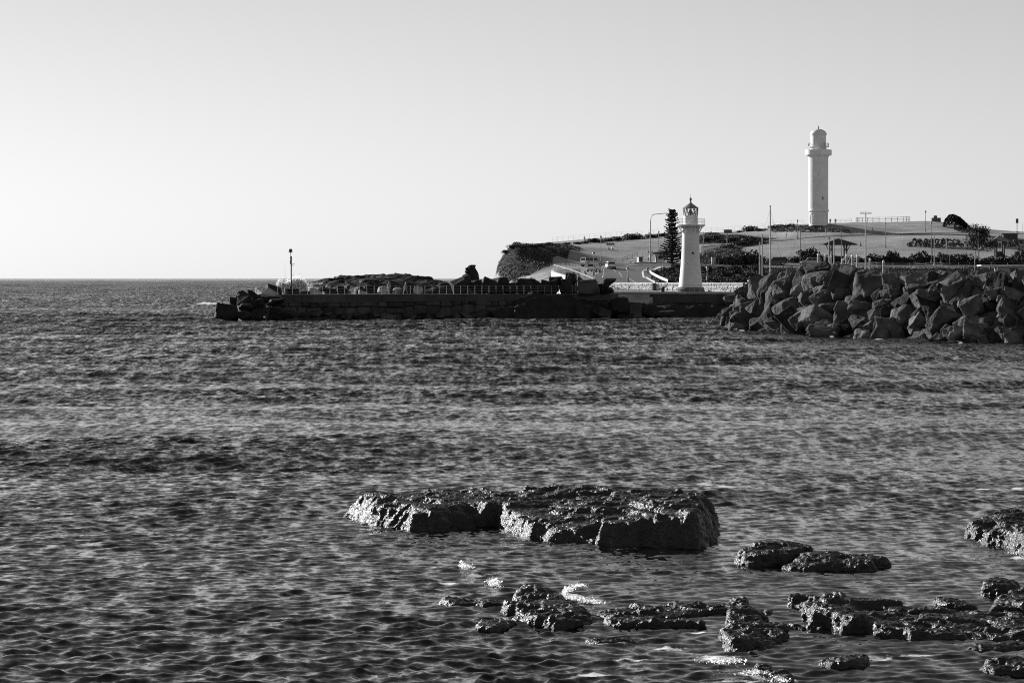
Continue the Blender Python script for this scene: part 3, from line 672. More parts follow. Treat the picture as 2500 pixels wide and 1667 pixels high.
ARM = [(652,712,44,24,368,'large pale concrete cube at the pier head, its left edge sunlit',1,M_CONC,0.0),
 (668,708,30,26,371,'dark tilted block leaning on the pale concrete cube',0,M_BOULDER_D,0.35),
 (703,711,18,18,379,'pale round-backed block left of the beacon foot',0,M_CONC_D,0.2),
 (738,713,34,12,379,'low flat block right of the beacon behind the railing',0,M_BOULDER_D,0.1),
 (768,712,26,16,379,'small triangular pale stone behind the railing, left part',0,M_CONC,0.5),
 (806,709,40,18,380,'wide low dark block behind the railing below the rock island',0,M_BOULDER_D,-0.1),
 (838,710,24,18,379,'wedge-shaped block behind the railing left of the two figures',0,M_BOULDER_D,0.6),
 (885,712,18,10,379,'small pale flat stone behind the railing',0,M_CONC,0.2),
 (936,706,20,20,379,'tilted pale block just left of the standing figure on the pier',0,M_CONC,0.5),
 (970,708,18,14,379,'pale leaning slab just right of the standing figure on the pier',0,M_CONC,-0.4),
 (1000,703,24,26,380,'dark upright block right of the pale leaning slab',0,M_BOULDER_D,0.1),
 (1022,704,18,14,379,'small pale wedge between dark blocks behind the railing',0,M_CONC,0.3),
 (1060,708,30,16,380,'low dark block under the sea stack, left side',0,M_BOULDER_D,0.0),
 (1127,692,40,30,383,'tilted slab in front of the sea stack rising over the railing',1,M_BOULDER_D,-0.55),
 (1163,693,36,22,384,'long leaning block right of the tilted slab by the sea stack',1,M_BOULDER_D,-0.35),
 (1194,694,32,30,383,'steep roof-shaped block between the sea stack and the bluff',0,M_BOULDER_D,0.5),
 (1222,693,30,34,385,'tall pointed block in front of the foot of the bluff',0,M_BOULDER_D,0.1),
 (1250,698,32,20,384,'low rounded block in front of the bluff foot',0,M_BOULDER_D,0.0),
 (1283,692,36,26,384,'broad block with a flat top in front of the pale track',0,M_BOULDER_D,0.0),
 (1310,694,32,24,384,'rounded pale-edged block right of the flat-topped one',0,M_BOULDER_D,0.2),
 (1335,695,24,24,384,'small dark block left of the white retaining wall',1,M_BOULDER_D,0.1),
 (1355,690,26,30,385,'square block in front of the white retaining wall',1,M_BOULDER_D,0.05),
 (1380,694,22,28,384,'narrow block right of the square one by the white wall',1,M_BOULDER_D,0.0),
 (1396,678,22,24,387,'highest cube of the armour blocks, against the curved railing',1,M_BOULDER_D,0.05),
 (1413,684,14,18,386,'thin leaning slab behind the highest cube',0,M_CONC_D,0.5),
 (1440,692,44,22,384,'wide grey mound-shaped block near the end of the curved railing',0,M_CONC_D,0.0),
 (1476,693,46,26,385,'big dark overhanging slab at the landward end of the pier railing',0,M_BOULDER_D,-0.25),
 (1472,708,44,18,386,'low dark block under the overhanging slab',1,M_BOULDER_D,0.0),
 (1415,706,50,18,388,'long dark block along the landward end of the railing',1,M_BOULDER_D,0.0)]
for i, (px, py, wp, hp, Y, lab, cub, m_, ry) in enumerate(ARM):
    foot = PZ(py + hp/2, Y)                      # reach down to the deck so that nothing floats
    hh = max(hp, hp + (foot-PIER_Z)*FPX/Y*1.05)
    boulder(px, py + (hh-hp)/2 + 1, wp*1.35, hh*1.06, Y, lab, gb, var=(i*5+1) % (4 if cub else 14), m=m_, rot=(0.06, ry*0.6, 0.35*math.sin(i*1.7)), depth=0.9, cub=bool(cub), name='concrete_block' if m_ in (M_CONC, M_CONC_D) else 'boulder')

# beacon pole on the pier
def build_beacon():
    Y = 372.0; b = Vector((PX(711, Y), Y, PIER_Z)); top = PZ(608, Y)-PIER_Z
    root = thing('beacon_pole', 'slender dark beacon pole with a drum-shaped lamp standing on the pier', 'beacon', tuple(b))
    k = Y/FPX
    obj('footing', MB().box((0.3,0,0.35),(1.5,1.2,0.7)), M_BOULDER_D, root)
    obj('base_cone', MB().lathe([(0.32,0.7),(0.16,1.15),(0.10,1.2)], 10), M_CONC_D, root)
    zt = lambda py: PZ(py, Y)-PIER_Z
    obj('pole', MB().tube([(0,0,1.1),(0,0,zt(633))], 0.085, 8), M_DARKSTEEL, root)
    obj('cable_box', MB().box((-0.02,0,zt(630)),(0.22,0.2,0.50)), M_DARKSTEEL, root)
    ob = obj('side_bracket', MB().tube([(0,0,zt(645)),(0.5,0,zt(645))], 0.03, 5).tube([(0.06,0,zt(650)),(0.3,0,zt(645))], 0.025, 5), M_DARKSTEEL, root)
    obj('side_panel', MB().box((-0.12,0,zt(640)),(0.10,0.14,0.55)), M_STEEL, root)
    obj('lamp_stem', MB().tube([(-0.07,0,zt(626)),(-0.09,0,zt(615))], 0.035, 6).lathe([(0.09,-0.05),(0.09,0.05)], 8, (-0.09,0,zt(618))), M_STEEL, root)
    obj('lamp_drum', MB().lathe([(0.25,0),(0.27,0.05),(0.21,0.42),(0.18,0.45)], 12, (-0.1,0,zt(616))), M_DARKSTEEL, root)
build_beacon()

# ---------------------------------------------------------------- rock island, sea stack and rock platform
reef_rock('rock_island', 'low layered dark rock island rising behind the pier', [(735,771),(800,773),(900,774),(1000,774),(1120,772),(1125,768),(1050,764),(900,762),(800,764),(740,768)],
    [(745,703,770),(775,694,770),(795,688,769),(805,683,769),(850,677,768),(880,675,768),(925,671,767),(985,668,767),(1000,676,768),(1040,685,768),(1060,690,768),(1085,690,768),(1105,697,768),(850,694,772),(950,690,773),(1050,698,772)],
    res=0.32, edge=1.6, amp=0.7, seed=204, mat_=M_BOULDER_D, strata=0.7, fs=0.22, deep=1.2, warp=1.0, cat='rock island', group=None)
reef_rock('rock_platform', 'dark layered rock platform at the water below the small lighthouse', [(1190,780),(1260,781),(1340,779),(1440,778),(1500,777.5),(1560,777.5),(1650,777),(1760,776.5),(1830,776),(1850,771),(1700,773),(1480,774.5),(1300,776),(1200,777)],
    [(1205,766,778.5),(1235,742,778.5),(1262,726,778),(1300,717,778),(1330,717,777.5),(1380,724,777.5),(1420,732,777),(1470,740,776.5),(1540,741,776),(1600,740,775.5),(1700,738,775),(1800,738,774),(1500,746,777),(1600,748,776.6),(1690,747,776.3),(1760,748,776),(1820,748,775.5),(1255,750,780),(1290,732,780),(1350,730,779),(1430,742,778)],
    res=0.24, edge=1.0, amp=0.42, seed=214, mat_=M_BOULDER_D, strata=0.55, fs=0.3, deep=1.2, warp=0.8, cat='rock platform', group=None)
def build_stack():
    Y = 436.0
    prof = [(700,1096,1172),(690,1112,1171),(683,1122,1170),(678,1127,1170),(672,1129,1169),(668,1137,1168),(663,1134,1166),(660,1137,1164),(655,1135,1161),(652,1141,1160),(649,1143,1162),(647,1147,1161),(646.5,1150,1159)]
    m = MB(); vs_ = []; n = 22
    for i, (py, xl, xr) in enumerate(prof):
        cx = PX((xl+xr)/2, Y); rx = (xr-xl)/2*Y/FPX; z = PZ(py, Y)
        for k in range(n):
            t = 2*math.pi*k/n; j = 1 + 0.10*math.sin(3*t+i*1.3) + 0.07*math.sin(7*t+i*2.7)
            j = j if abs(math.cos(t)) < 0.93 else 1.0
            vs_.append((cx + rx*math.cos(t)*j, Y + rx*0.75*math.sin(t)*j, z))
    fs_ = [(i*n+k, i*n+(k+1)%n, (i+1)*n+(k+1)%n, (i+1)*n+k) for i in range(len(prof)-1) for k in range(n)]
    fs_ += [tuple((len(prof)-1)*n+k for k in range(n)), tuple(range(n))[::-1]]
    v0 = []
    base = [(x, y, -1.0) for (x, y, z) in vs_[:n]]
    m.add(vs_, fs_)
    o = obj('sea_stack', m, M_BOULDER_D); tag(o, 'crumbling pillar-like sea stack standing left of the grassy bluff', 'sea stack')
    reef_rock('rock_shelf', 'low dark rock shelf on which the sea stack stands', [(1070,770),(1120,771),(1200,771),(1230,769),(1220,764),(1150,763),(1080,765)],
      [(1085,702,768),(1120,695,767),(1165,694,766),(1200,700,767),(1130,700,770)], res=0.32, edge=1.4, amp=0.4, seed=224, mat_=M_BOULDER_D, fs=0.25, deep=1.2, warp=0.8, cat='rock shelf', group=None)
build_stack()

fr = random.Random(15); gf = 'boulders along the foot of the pier wall'
for i, px in enumerate(np.arange(735, 1215, 34.0)):
    px = px + fr.uniform(-10, 10); t_ = (px-585)/905.0; Yf = 362 + 24*t_ - 0.9; w_ = fr.uniform(22, 44)
    boulder(px, 776 - fr.uniform(0, 9), w_, w_*fr.uniform(0.45, 0.75), Yf, f'low dark boulder, {ordw(i+1)} from the left along the foot of the pier wall', gf, var=fr.randrange(14), m=M_PIERSTONE, rot=(0.1, fr.uniform(-0.4,0.4), fr.uniform(0,3)), depth=0.7)
# ---------------------------------------------------------------- headland terrain
CTRL = []   # (px, Y, py) control points of the ground
def ctl(px, *pairs):
    for Y, py in pairs: CTRL.append((PX(px, Y), Y, PZ(py, Y)))
ctl(1250, (525,684),(550,668),(572,640),(590,606),(640,603),(700,601))
ctl(1300, (510,684),(550,665),(580,640),(605,604),(650,601),(720,601))
ctl(1360, (470,668),(520,660),(565,653),(610,628),(650,606),(700,600),(760,597),(860,620))
ctl(1440, (425,699),(460,684),(520,668),(600,652),(640,645),(690,617),(740,592),(780,587),(870,615))
ctl(1500, (412,715),(431,707),(447,693),(480,679),(520,668),(600,653),(645,643),(700,612),(750,588),(800,579),(880,610))
ctl(1580, (408,714),(420,709),(438,695),(475,680),(520,667),(600,651),(645,642),(665,636),(705,612),(755,588),(800,574))
ctl(1650, (404,714),(412,711),(432,697),(520,675),(580,660),(645,643),(665,636),(705,612),(760,580),(800,566),(880,600))
ctl(1720, (425,700),(520,680),(600,658),(640,646),(665,632),(690,615),(715,601),(735,588),(760,574),(800,567))
ctl(1800, (425,702),(520,682),(600,660),(640,647),(665,634),(690,610),(715,595),(745,578),(775,570),(800,564),(880,600))
ctl(1900, (560,690),(600,664),(640,648),(662,634),(690,610),(720,588),(745,574),(770,560),(800,554))
ctl(2000, (560,690),(600,664),(640,648),(662,634),(690,606),(720,583),(733,569),(742,549),(765,548),(800,546),(900,600))
ctl(2150, (560,690),(600,664),(640,649),(662,630),(695,602),(725,575),(760,558),(790,545),(810,544))
ctl(2300, (560,690),(600,664),(640,650),(662,632),(690,604),(702,582),(728,568),(770,552),(800,542),(900,600))
ctl(2420, (560,690),(600,664),(640,650),(662,632),(690,606),(702,584),(728,568),(765,566),(800,566))
ctl(2550, (560,690),(600,664),(640,650),(662,630),(690,606),(702,584),(728,570),(765,569),(800,569),(900,600))
ctl(2760, (560,690),(640,650),(690,606),(728,570),(800,570),(900,600))
_c = np.array(CTRL)
_S = 100.0
def _U(r2): return r2*np.log(r2 + 1e-9)*0.5
def _fit():
    x, y, z = _c[:,0]/_S, _c[:,1]/_S, _c[:,2]; n = len(x)
    K = _U((x[:,None]-x[None])**2 + (y[:,None]-y[None])**2) + np.eye(n)*2e-4
    Pm = np.stack([np.ones(n), x, y], 1)
    A = np.block([[K, Pm],[Pm.T, np.zeros((3,3))]])
    return np.linalg.solve(A, np.concatenate([z, np.zeros(3)]))
_wt = _fit()
LAND = [(PX(px, Y), Y) for px, Y in [(1232,505),(1215,528),(1204,552),(1202,575),(1204,640),(1220,720),(1300,800),(1320,900),(2900,900),(2900,545),(2060,545),(1900,520),(1870,470),(1862,404),(1458,404),(1452,420),(1422,434),(1392,448),(1367,461),(1351,474),(1348,488),(1320,500)]]
def ground(X, Y, raw=False):
    X = np.atleast_1d(np.asarray(X, float)); Y = np.atleast_1d(np.asarray(Y, float)); sh = X.shape
    x, y = X.ravel()/_S, Y.ravel()/_S
    cx, cy = _c[:,0]/_S, _c[:,1]/_S
    z = _U((x[:,None]-cx[None])**2 + (y[:,None]-cy[None])**2) @ _wt[:len(cx)] + _wt[-3] + _wt[-2]*x + _wt[-1]*y
    z = np.maximum(z, 3.62)
    z = z + 0.30*fbm(X.ravel()/10, Y.ravel()/14, octv=3, seed=301) * sstep(4.0, 6.5, z)
    sd = sd_poly(X.ravel(), Y.ravel(), LAND)
    bluff = sstep(PX(1330,560), PX(1280,560), X.ravel())*sstep(500, 540, Y.ravel())
    wdt = 0.5 + 4.4*bluff
    rag = bluff*0.8*fbm(X.ravel()/3.5, Y.ravel()/3.5, z/2.5, octv=4, seed=303)
    m0 = np.clip((sd + rag)/wdt, 0, 1)
    m = np.where(bluff > 0.02, m0**0.32, sstep(0, 1, m0))
    z = -2.0 + (z + 2.0)*m
    return z.reshape(sh)
def gz(x, y): return float(ground([x], [y])[0])
def hit(px, py, y0=412.0, y1=880.0):
    """ground point seen at a photo pixel"""
    Y = np.arange(y0, y1, 0.5); X = PX(px, 1.0)*Y; zr = PZ(py, 1.0) - CAM_H; zr = CAM_H + (HOR-py)/FPX*Y
    g = ground(X, Y); k = np.nonzero(g >= zr)[0]
    if len(k) == 0:
        k0 = int(np.argmin(zr - g)); return Vector((X[k0], Y[k0], g[k0]))
    k = k[0]
    return Vector((X[k], Y[k], g[k]))

def terrain_material():
    m = bpy.data.materials.new('lawn'); m.use_nodes = True; n = m.node_tree.nodes; l = m.node_tree.links.new
    b = n['Principled BSDF']; b.inputs['Roughness'].default_value = 0.95; b.inputs['Specular IOR Level'].default_value = 0.1
    tc = n.new('ShaderNodeTexCoord')
    def nz(sc_, det, sx=1.0, sy=1.0):
        mp = n.new('ShaderNodeMapping'); mp.inputs['Scale'].default_value = (sx, sy, 1); l(tc.outputs['Object'], mp.inputs['Vector'])
        t = n.new('ShaderNodeTexNoise'); t.inputs['Scale'].default_value = sc_; t.inputs['Detail'].default_value = det; t.inputs['Roughness'].default_value = 0.65
        l(mp.outputs[0], t.inputs['Vector']); return t
    t1 = nz(0.12, 6); t2 = nz(1.6, 5); t3 = nz(0.35, 3, 0.25, 1.6)
    a1 = n.new('ShaderNodeMath'); a1.operation = 'ADD'; l(t1.outputs[0], a1.inputs[0]); l(t2.outputs[0], a1.inputs[1])
    a2 = n.new('ShaderNodeMath'); a2.operation = 'ADD'; l(a1.outputs[0], a2.inputs[0]); l(t3.outputs[0], a2.inputs[1])
    r = n.new('ShaderNodeMapRange'); r.inputs[1].default_value = 1.25; r.inputs[2].default_value = 1.78; r.inputs[3].default_value = 0.21; r.inputs[4].default_value = 0.38
    l(a2.outputs[0], r.inputs[0])
    at = n.new('ShaderNodeAttribute'); at.attribute_name = 'scrub'
    ad = n.new('ShaderNodeMath'); ad.operation = 'ADD'; l(at.outputs['Fac'], ad.inputs[0])
    h = n.new('ShaderNodeMath'); h.operation = 'MULTIPLY_ADD'; h.inputs[1].default_value = 0.8; h.inputs[2].default_value = -0.4; l(t2.outputs[0], h.inputs[0]); l(h.outputs[0], ad.inputs[1])
    cl = n.new('ShaderNodeMapRange'); cl.inputs[1].default_value = 0.4; cl.inputs[2].default_value = 0.6; l(ad.outputs[0], cl.inputs[0])
    mx = n.new('ShaderNodeMix'); mx.data_type = 'FLOAT'; mx.inputs[3].default_value = 0.035
    l(cl.outputs[0], mx.inputs[0]); l(r.outputs[0], mx.inputs[2]); l(mx.outputs[0], b.inputs['Base Color'])
    bp = n.new('ShaderNodeBump'); bp.inputs['Strength'].default_value = 0.5; bp.inputs['Distance'].default_value = 0.25; l(t2.outputs[0], bp.inputs['Height']); l(bp.outputs[0], b.inputs['Normal'])
    return m
# rough scrub areas on the ground, one strip also darkened as bank shade, as plan polygons through photo pixels
SCRUB_PX = [
 [(1200,700),(1212,640),(1250,598),(1340,590),(1350,598),(1420,607),(1390,618),(1350,632),(1345,650),(1300,668),(1255,690)],
 [(1596,690),(1588,668),(1612,660),(1640,655),(1700,651),(1860,651),(1860,710),(1600,710)],
 [(1855,655),(2200,656),(2560,656),(2560,700),(1855,700)],  # scrub, and the bank's shade painted in as dark ground
 [(1706,620),(1780,600),(1840,586),(1870,592),(1850,600),(1815,604),(1810,612),(1870,632),(1870,646),(1700,646)],
 [(1706,597),(1706,574),(1800,575),(1850,580),(1900,582),(1850,590),(1780,594)],
 [(1878,566),(1900,556),(2010,556),(2080,562),(1990,567)],
 [(2370,548),(2310,542),(2340,520),(2380,566),(2350,570),(2330,556)]]
def build_terrain():
    px_ = np.concatenate([np.arange(1170, 1470, 6.0), np.arange(1470, 2700, 10.0), np.arange(2700, 2960, 40.0)])
    ys = np.concatenate([np.arange(400, 660, 1.6), np.arange(660, 815, 1.2), np.arange(815, 905, 6.0)])
    Y, PXg = np.meshgrid(ys, px_, indexing='ij'); X = (PXg-1250)*Y/FPX
    Z = ground(X, Y)
    co = np.stack([X.ravel(), Y.ravel(), Z.ravel()], 1); R, Cn = X.shape; idx = np.arange(R*Cn).reshape(R, Cn)
    q = np.stack([idx[:-1,:-1], idx[:-1,1:], idx[1:,1:], idx[1:,:-1]], -1).reshape(-1, 4)
    me = bpy.data.meshes.new('headland'); me.from_pydata(co.tolist(), [], q.tolist()); me.update()
    me.polygons.foreach_set('use_smooth', [True]*len(me.polygons))
    scr = np.zeros(len(co))
    for poly in SCRUB_PX:
        pl = [hit(a, b) for a, b in poly]
        scr = np.maximum(scr, sstep(-1.2, 1.2, sd_poly(co[:,0], co[:,1], [(p.x, p.y) for p in pl])))
    global SCRUB_SRC
    SCRUB_SRC = (co, q, scr)
    a = me.attributes.new('scrub', 'FLOAT', 'POINT'); a.data.foreach_set('value', scr.astype(np.float32))
    o = put('headland_terrain', me, terrain_material()); struct(o)
build_terrain()

M_ASPHALT = mat('asphalt', 0.055, 0.9, var=0.25, scale=0.6, bump=0.2, bscale=9)
M_PAVE = mat('pale_concrete_path', 0.34, 0.9, var=0.15, scale=0.8)
M_PAINT = mat('worn_road_paint', 0.32, 0.8, var=0.3, scale=2.0)
M_WHITE = mat('white_paint', 0.78, 0.45, var=0.06, scale=0.6, spec=0.4)
M_KERB = mat('kerb_concrete', 0.42, 0.85, var=0.15, scale=1.2)
def ribbon(name, left, right, lift, m, thick=0.0, sub=10, cross=8, pix=True):
    """ground-hugging strip between two edges given as photo pixels"""
    lp = [hit(*p) for p in left] if pix else left; rp = [hit(*p) for p in right] if pix else right
    def resample(pl, n):
        pl = [Vector(p) for p in pl]; d = [0.0]
        for a, b in zip(pl, pl[1:]): d.append(d[-1] + (b-a).length)
        t = np.linspace(0, d[-1], n); return [Vector((np.interp(q, d, [p.x for p in pl]), np.interp(q, d, [p.y for p in pl]), 0)) for q in t]
    n = sub*(len(lp)-1)+1; L_, R_ = resample(lp, n), resample(rp, n)
    pts = np.array([[ (L_[i]*(1-k/cross) + R_[i]*(k/cross))[:2] for k in range(cross+1)] for i in range(n)])
    z = ground(pts[:,:,0], pts[:,:,1]) + lift
    # stay clear of the terrain grid
    v = [(pts[i,k,0], pts[i,k,1], z[i,k]) for i in range(n) for k in range(cross+1)]; c1 = cross+1
    f = [(i*c1+k, i*c1+k+1, (i+1)*c1+k+1, (i+1)*c1+k) for i in range(n-1) for k in range(cross)]
    mb = MB().add(v, f)
    if thick > 0:
        o = len(mb.v); rim = [i*c1 for i in range(n)]
        for side in (0, cross):
            a = [i*c1+side for i in range(n)]
            base = len(mb.v); mb.v += [(mb.v[q][0], mb.v[q][1], mb.v[q][2]-thick) for q in a]
            for i in range(n-1): mb.f.append((a[i], a[i+1], base+i+1, base+i)); mb.m.append(0)
    ob = obj(name, mb, m, None, None, True); struct(ob); return ob
ribbon('road', [(1450,691),(1452,680),(1462,668),(1470,657),(1477,648)], [(1606,691),(1590,682),(1575,668),(1577,660),(1600,652)], 0.05, M_ASPHALT)
ribbon('road_bend', [(1440,652),(1500,650),(1560,650),(1620,651),(1720,652)], [(1440,644),(1500,643.5),(1560,643),(1620,643),(1720,643)], 0.055, M_ASPHALT)
ribbon('lower_road', [(1718,652),(1850,651),(2000,651),(2200,652),(2560,653)], [(1718,645),(1850,644),(2000,644),(2200,645),(2560,646)], 0.06, M_ASPHALT)
ribbon('upper_road', [(1712,622),(1760,614),(1800,605),(1830,597)], [(1712,605),(1760,600),(1800,597),(1840,594)], 0.06, M_ASPHALT)
ribbon('kerb', [(1712,605.5),(1740,601.5),(1800,597.3),(1850,590.3),(1950,584),(2050,577),(2130,572.5)], [(1712,602.5),(1740,598.5),(1800,594.6),(1850,588.6),(1950,582.6),(2050,575.9),(2130,571.5)], 0.16, M_KERB, thick=0.3, cross=2)
ribbon('footpath', [(2050,578.5),(2130,573.5),(2250,570.6),(2400,570),(2560,571)], [(2050,577),(2130,572.2),(2250,569),(2400,568.3),(2560,569.3)], 0.06, M_ASPHALT, cross=2)
ribbon('centre_line', [(1496,658),(1510,666),(1530,678),(1551,691)], [(1498.5,658),(1513,666),(1533.5,678),(1555,691)], 0.075, M_PAINT, cross=2)
ribbon('centre_line', [(1499,653.6),(1530,649.5),(1560,648.2)], [(1501,652.2),(1530,648.4),(1560,647.4)], 0.08, M_PAINT, cross=2)
ribbon('kerb', [(1575,660),(1567,666),(1568,672),(1578,680),(1600,691)], [(1578,660),(1570.5,666),(1572,672),(1582,680),(1605.5,691)], 0.18, M_KERB, thick=0.3, cross=2)
ribbon('footpath', [(1579,660),(1571.5,666),(1573,672),(1583,680),(1606.5,691)], [(1590,660),(1585,666),(1590,673),(1602,681),(1624,691)], 0.14, M_ASPHALT, cross=4)
ribbon('footpath', [(1545,643.2),(1580,642.4),(1600,643.2)], [(1545,641.5),(1580,640),(1600,640.8)], 0.12, M_PAVE, cross=2)
ribbon('kerb', [(1596,659),(1605,655),(1618,651)], [(1600,661),(1608,657),(1622,652.5)], 0.15, M_KERB, thick=0.3, cross=2)
ribbon('track', [(1235,688),(1280,678),(1320,668),(1352,652)], [(1265,690),(1300,688),(1330,682),(1360,666)], 0.06, M_PAVE, cross=6)

# ---------------------------------------------------------------- quay, white stone wall, small lighthouse
def prism_thing(name, label, cat, poly, z0, z1, m, bevel=0.0):
    c = Vector((sum(p[0] for p in poly)/len(poly), sum(p[1] for p in poly)/len(poly), z0))
    mb = MB().prism([(p[0]-c.x, p[1]-c.y) for p in poly], 0, z1-z0)
    o = obj(name, mb, m, None, tuple(c)); tag(o, label, cat); return o
QZ = 3.58
quay = [(PX(1478,389),389),(PX(1500,394),394),(PX(1700,393),393),(PX(1862,394),394),(PX(1862,408),408),(PX(1640,412),412),(PX(1458,434),434),(PX(1440,396),396),(PX(1440,389.5),389.5)]
o = obj('quay', MB().prism(quay, 1.2, QZ), M_CONC_D); struct(o)
edge = MB()
for a, b in ((quay[1], quay[2]), (quay[2], quay[3])):
    edge.box(((a[0]+b[0])/2, (a[1]+b[1])/2-0.05, QZ-0.12), (math.hypot(b[0]-a[0], b[1]-a[1])+0.1, 0.35, 0.25), math.atan2(b[1]-a[1], b[0]-a[0]))
o = obj('quay_edge', edge, M_CONC); struct(o)
ap = MB().add([P(1497,734,390.5), P(1584,734,390.5), P(1594,725,393.2), P(1510,725,393.2), P(1497,746,390), P(1584,746,390), P(1594,746,393.6), P(1510,746,393.6)], [(0,1,2,3),(4,5,1,0),(5,6,2,1),(6,7,3,2),(7,4,0,3),(7,6,5,4)])
o = obj('boat_ramp', ap, M_PAVE); struct(o)
pale = MB().box((PX(1535,392.6), 392.6, 2.95), (PX(1595,393)-PX(1495,393), 1.2, 0.6))
o = obj('quay_step', pale, M_CONC); struct(o)
M_LIMEW = mat('limewashed_stone', 0.62, 0.85, var=0.25, scale=1.6, bump=0.3, bscale=4)
M_MORTAR = mat('dark_mortar', 0.10, 0.95, var=0.3, scale=2.0)  # dark joints of the white wall, also used for dark blocks
def build_stone_wall():
    a_ = Vector((PX(1490, 432), 432, 0)); b_ = Vector((PX(1834, 397), 397, 0)); L_ = (b_-a_).length; c = (a_+b_)/2; h = 4.86-QZ
    rz = math.atan2(b_.y-a_.y, b_.x-a_.x)
    root = thing('stone_wall', 'long low wall of white rubble stones behind the small lighthouse', 'wall', (c.x, c.y, QZ), rz)
    obj('wall_core', MB().box((0,0,h/2-0.26), (L_, 0.5, h+0.28)), M_MORTAR, root)
    obj('coping', MB().box((0,0,h-0.04), (L_+0.05, 0.62, 0.11)), M_LIMEW, root)
    r = random.Random(9); mb = MB(); z = 0.0
    while z < h-0.16:
        hh = min(r.uniform(0.14, 0.26), h-0.10-z); x = -L_/2+0.02
        while x < L_/2-0.1:
            ww = r.uniform(0.25, 0.75); d = r.uniform(0.08, 0.2)
            if r.random() < 0.95: mb.box((x+ww/2, -0.25-d/2+0.01, z+hh/2), (ww-0.05, d, hh-0.04), r.uniform(-0.1,0.1), taper=0.95)
            x += ww
        z += hh
    o = obj('wall_stones', mb, M_LIMEW, root); stuff(o)
    obj('dark_pillar', MB().box((L_*(1620-1490)/344.0*0.93-L_/2,-0.6,h/2-0.05),(0.5,0.5,h)), M_CONC_D, root)
build_stone_wall()
wp = []
for px in list(np.arange(1494, 1850, 13.5)): wp.append(Vector((PX(px, 394.6), 394.6, QZ)))
railing('quay_railing', 'thin dark railing along the quay edge in front of the small lighthouse', wp, 0.98, n_rails=3, rp=0.022, rr=0.016, m=M_DARKSTEEL)

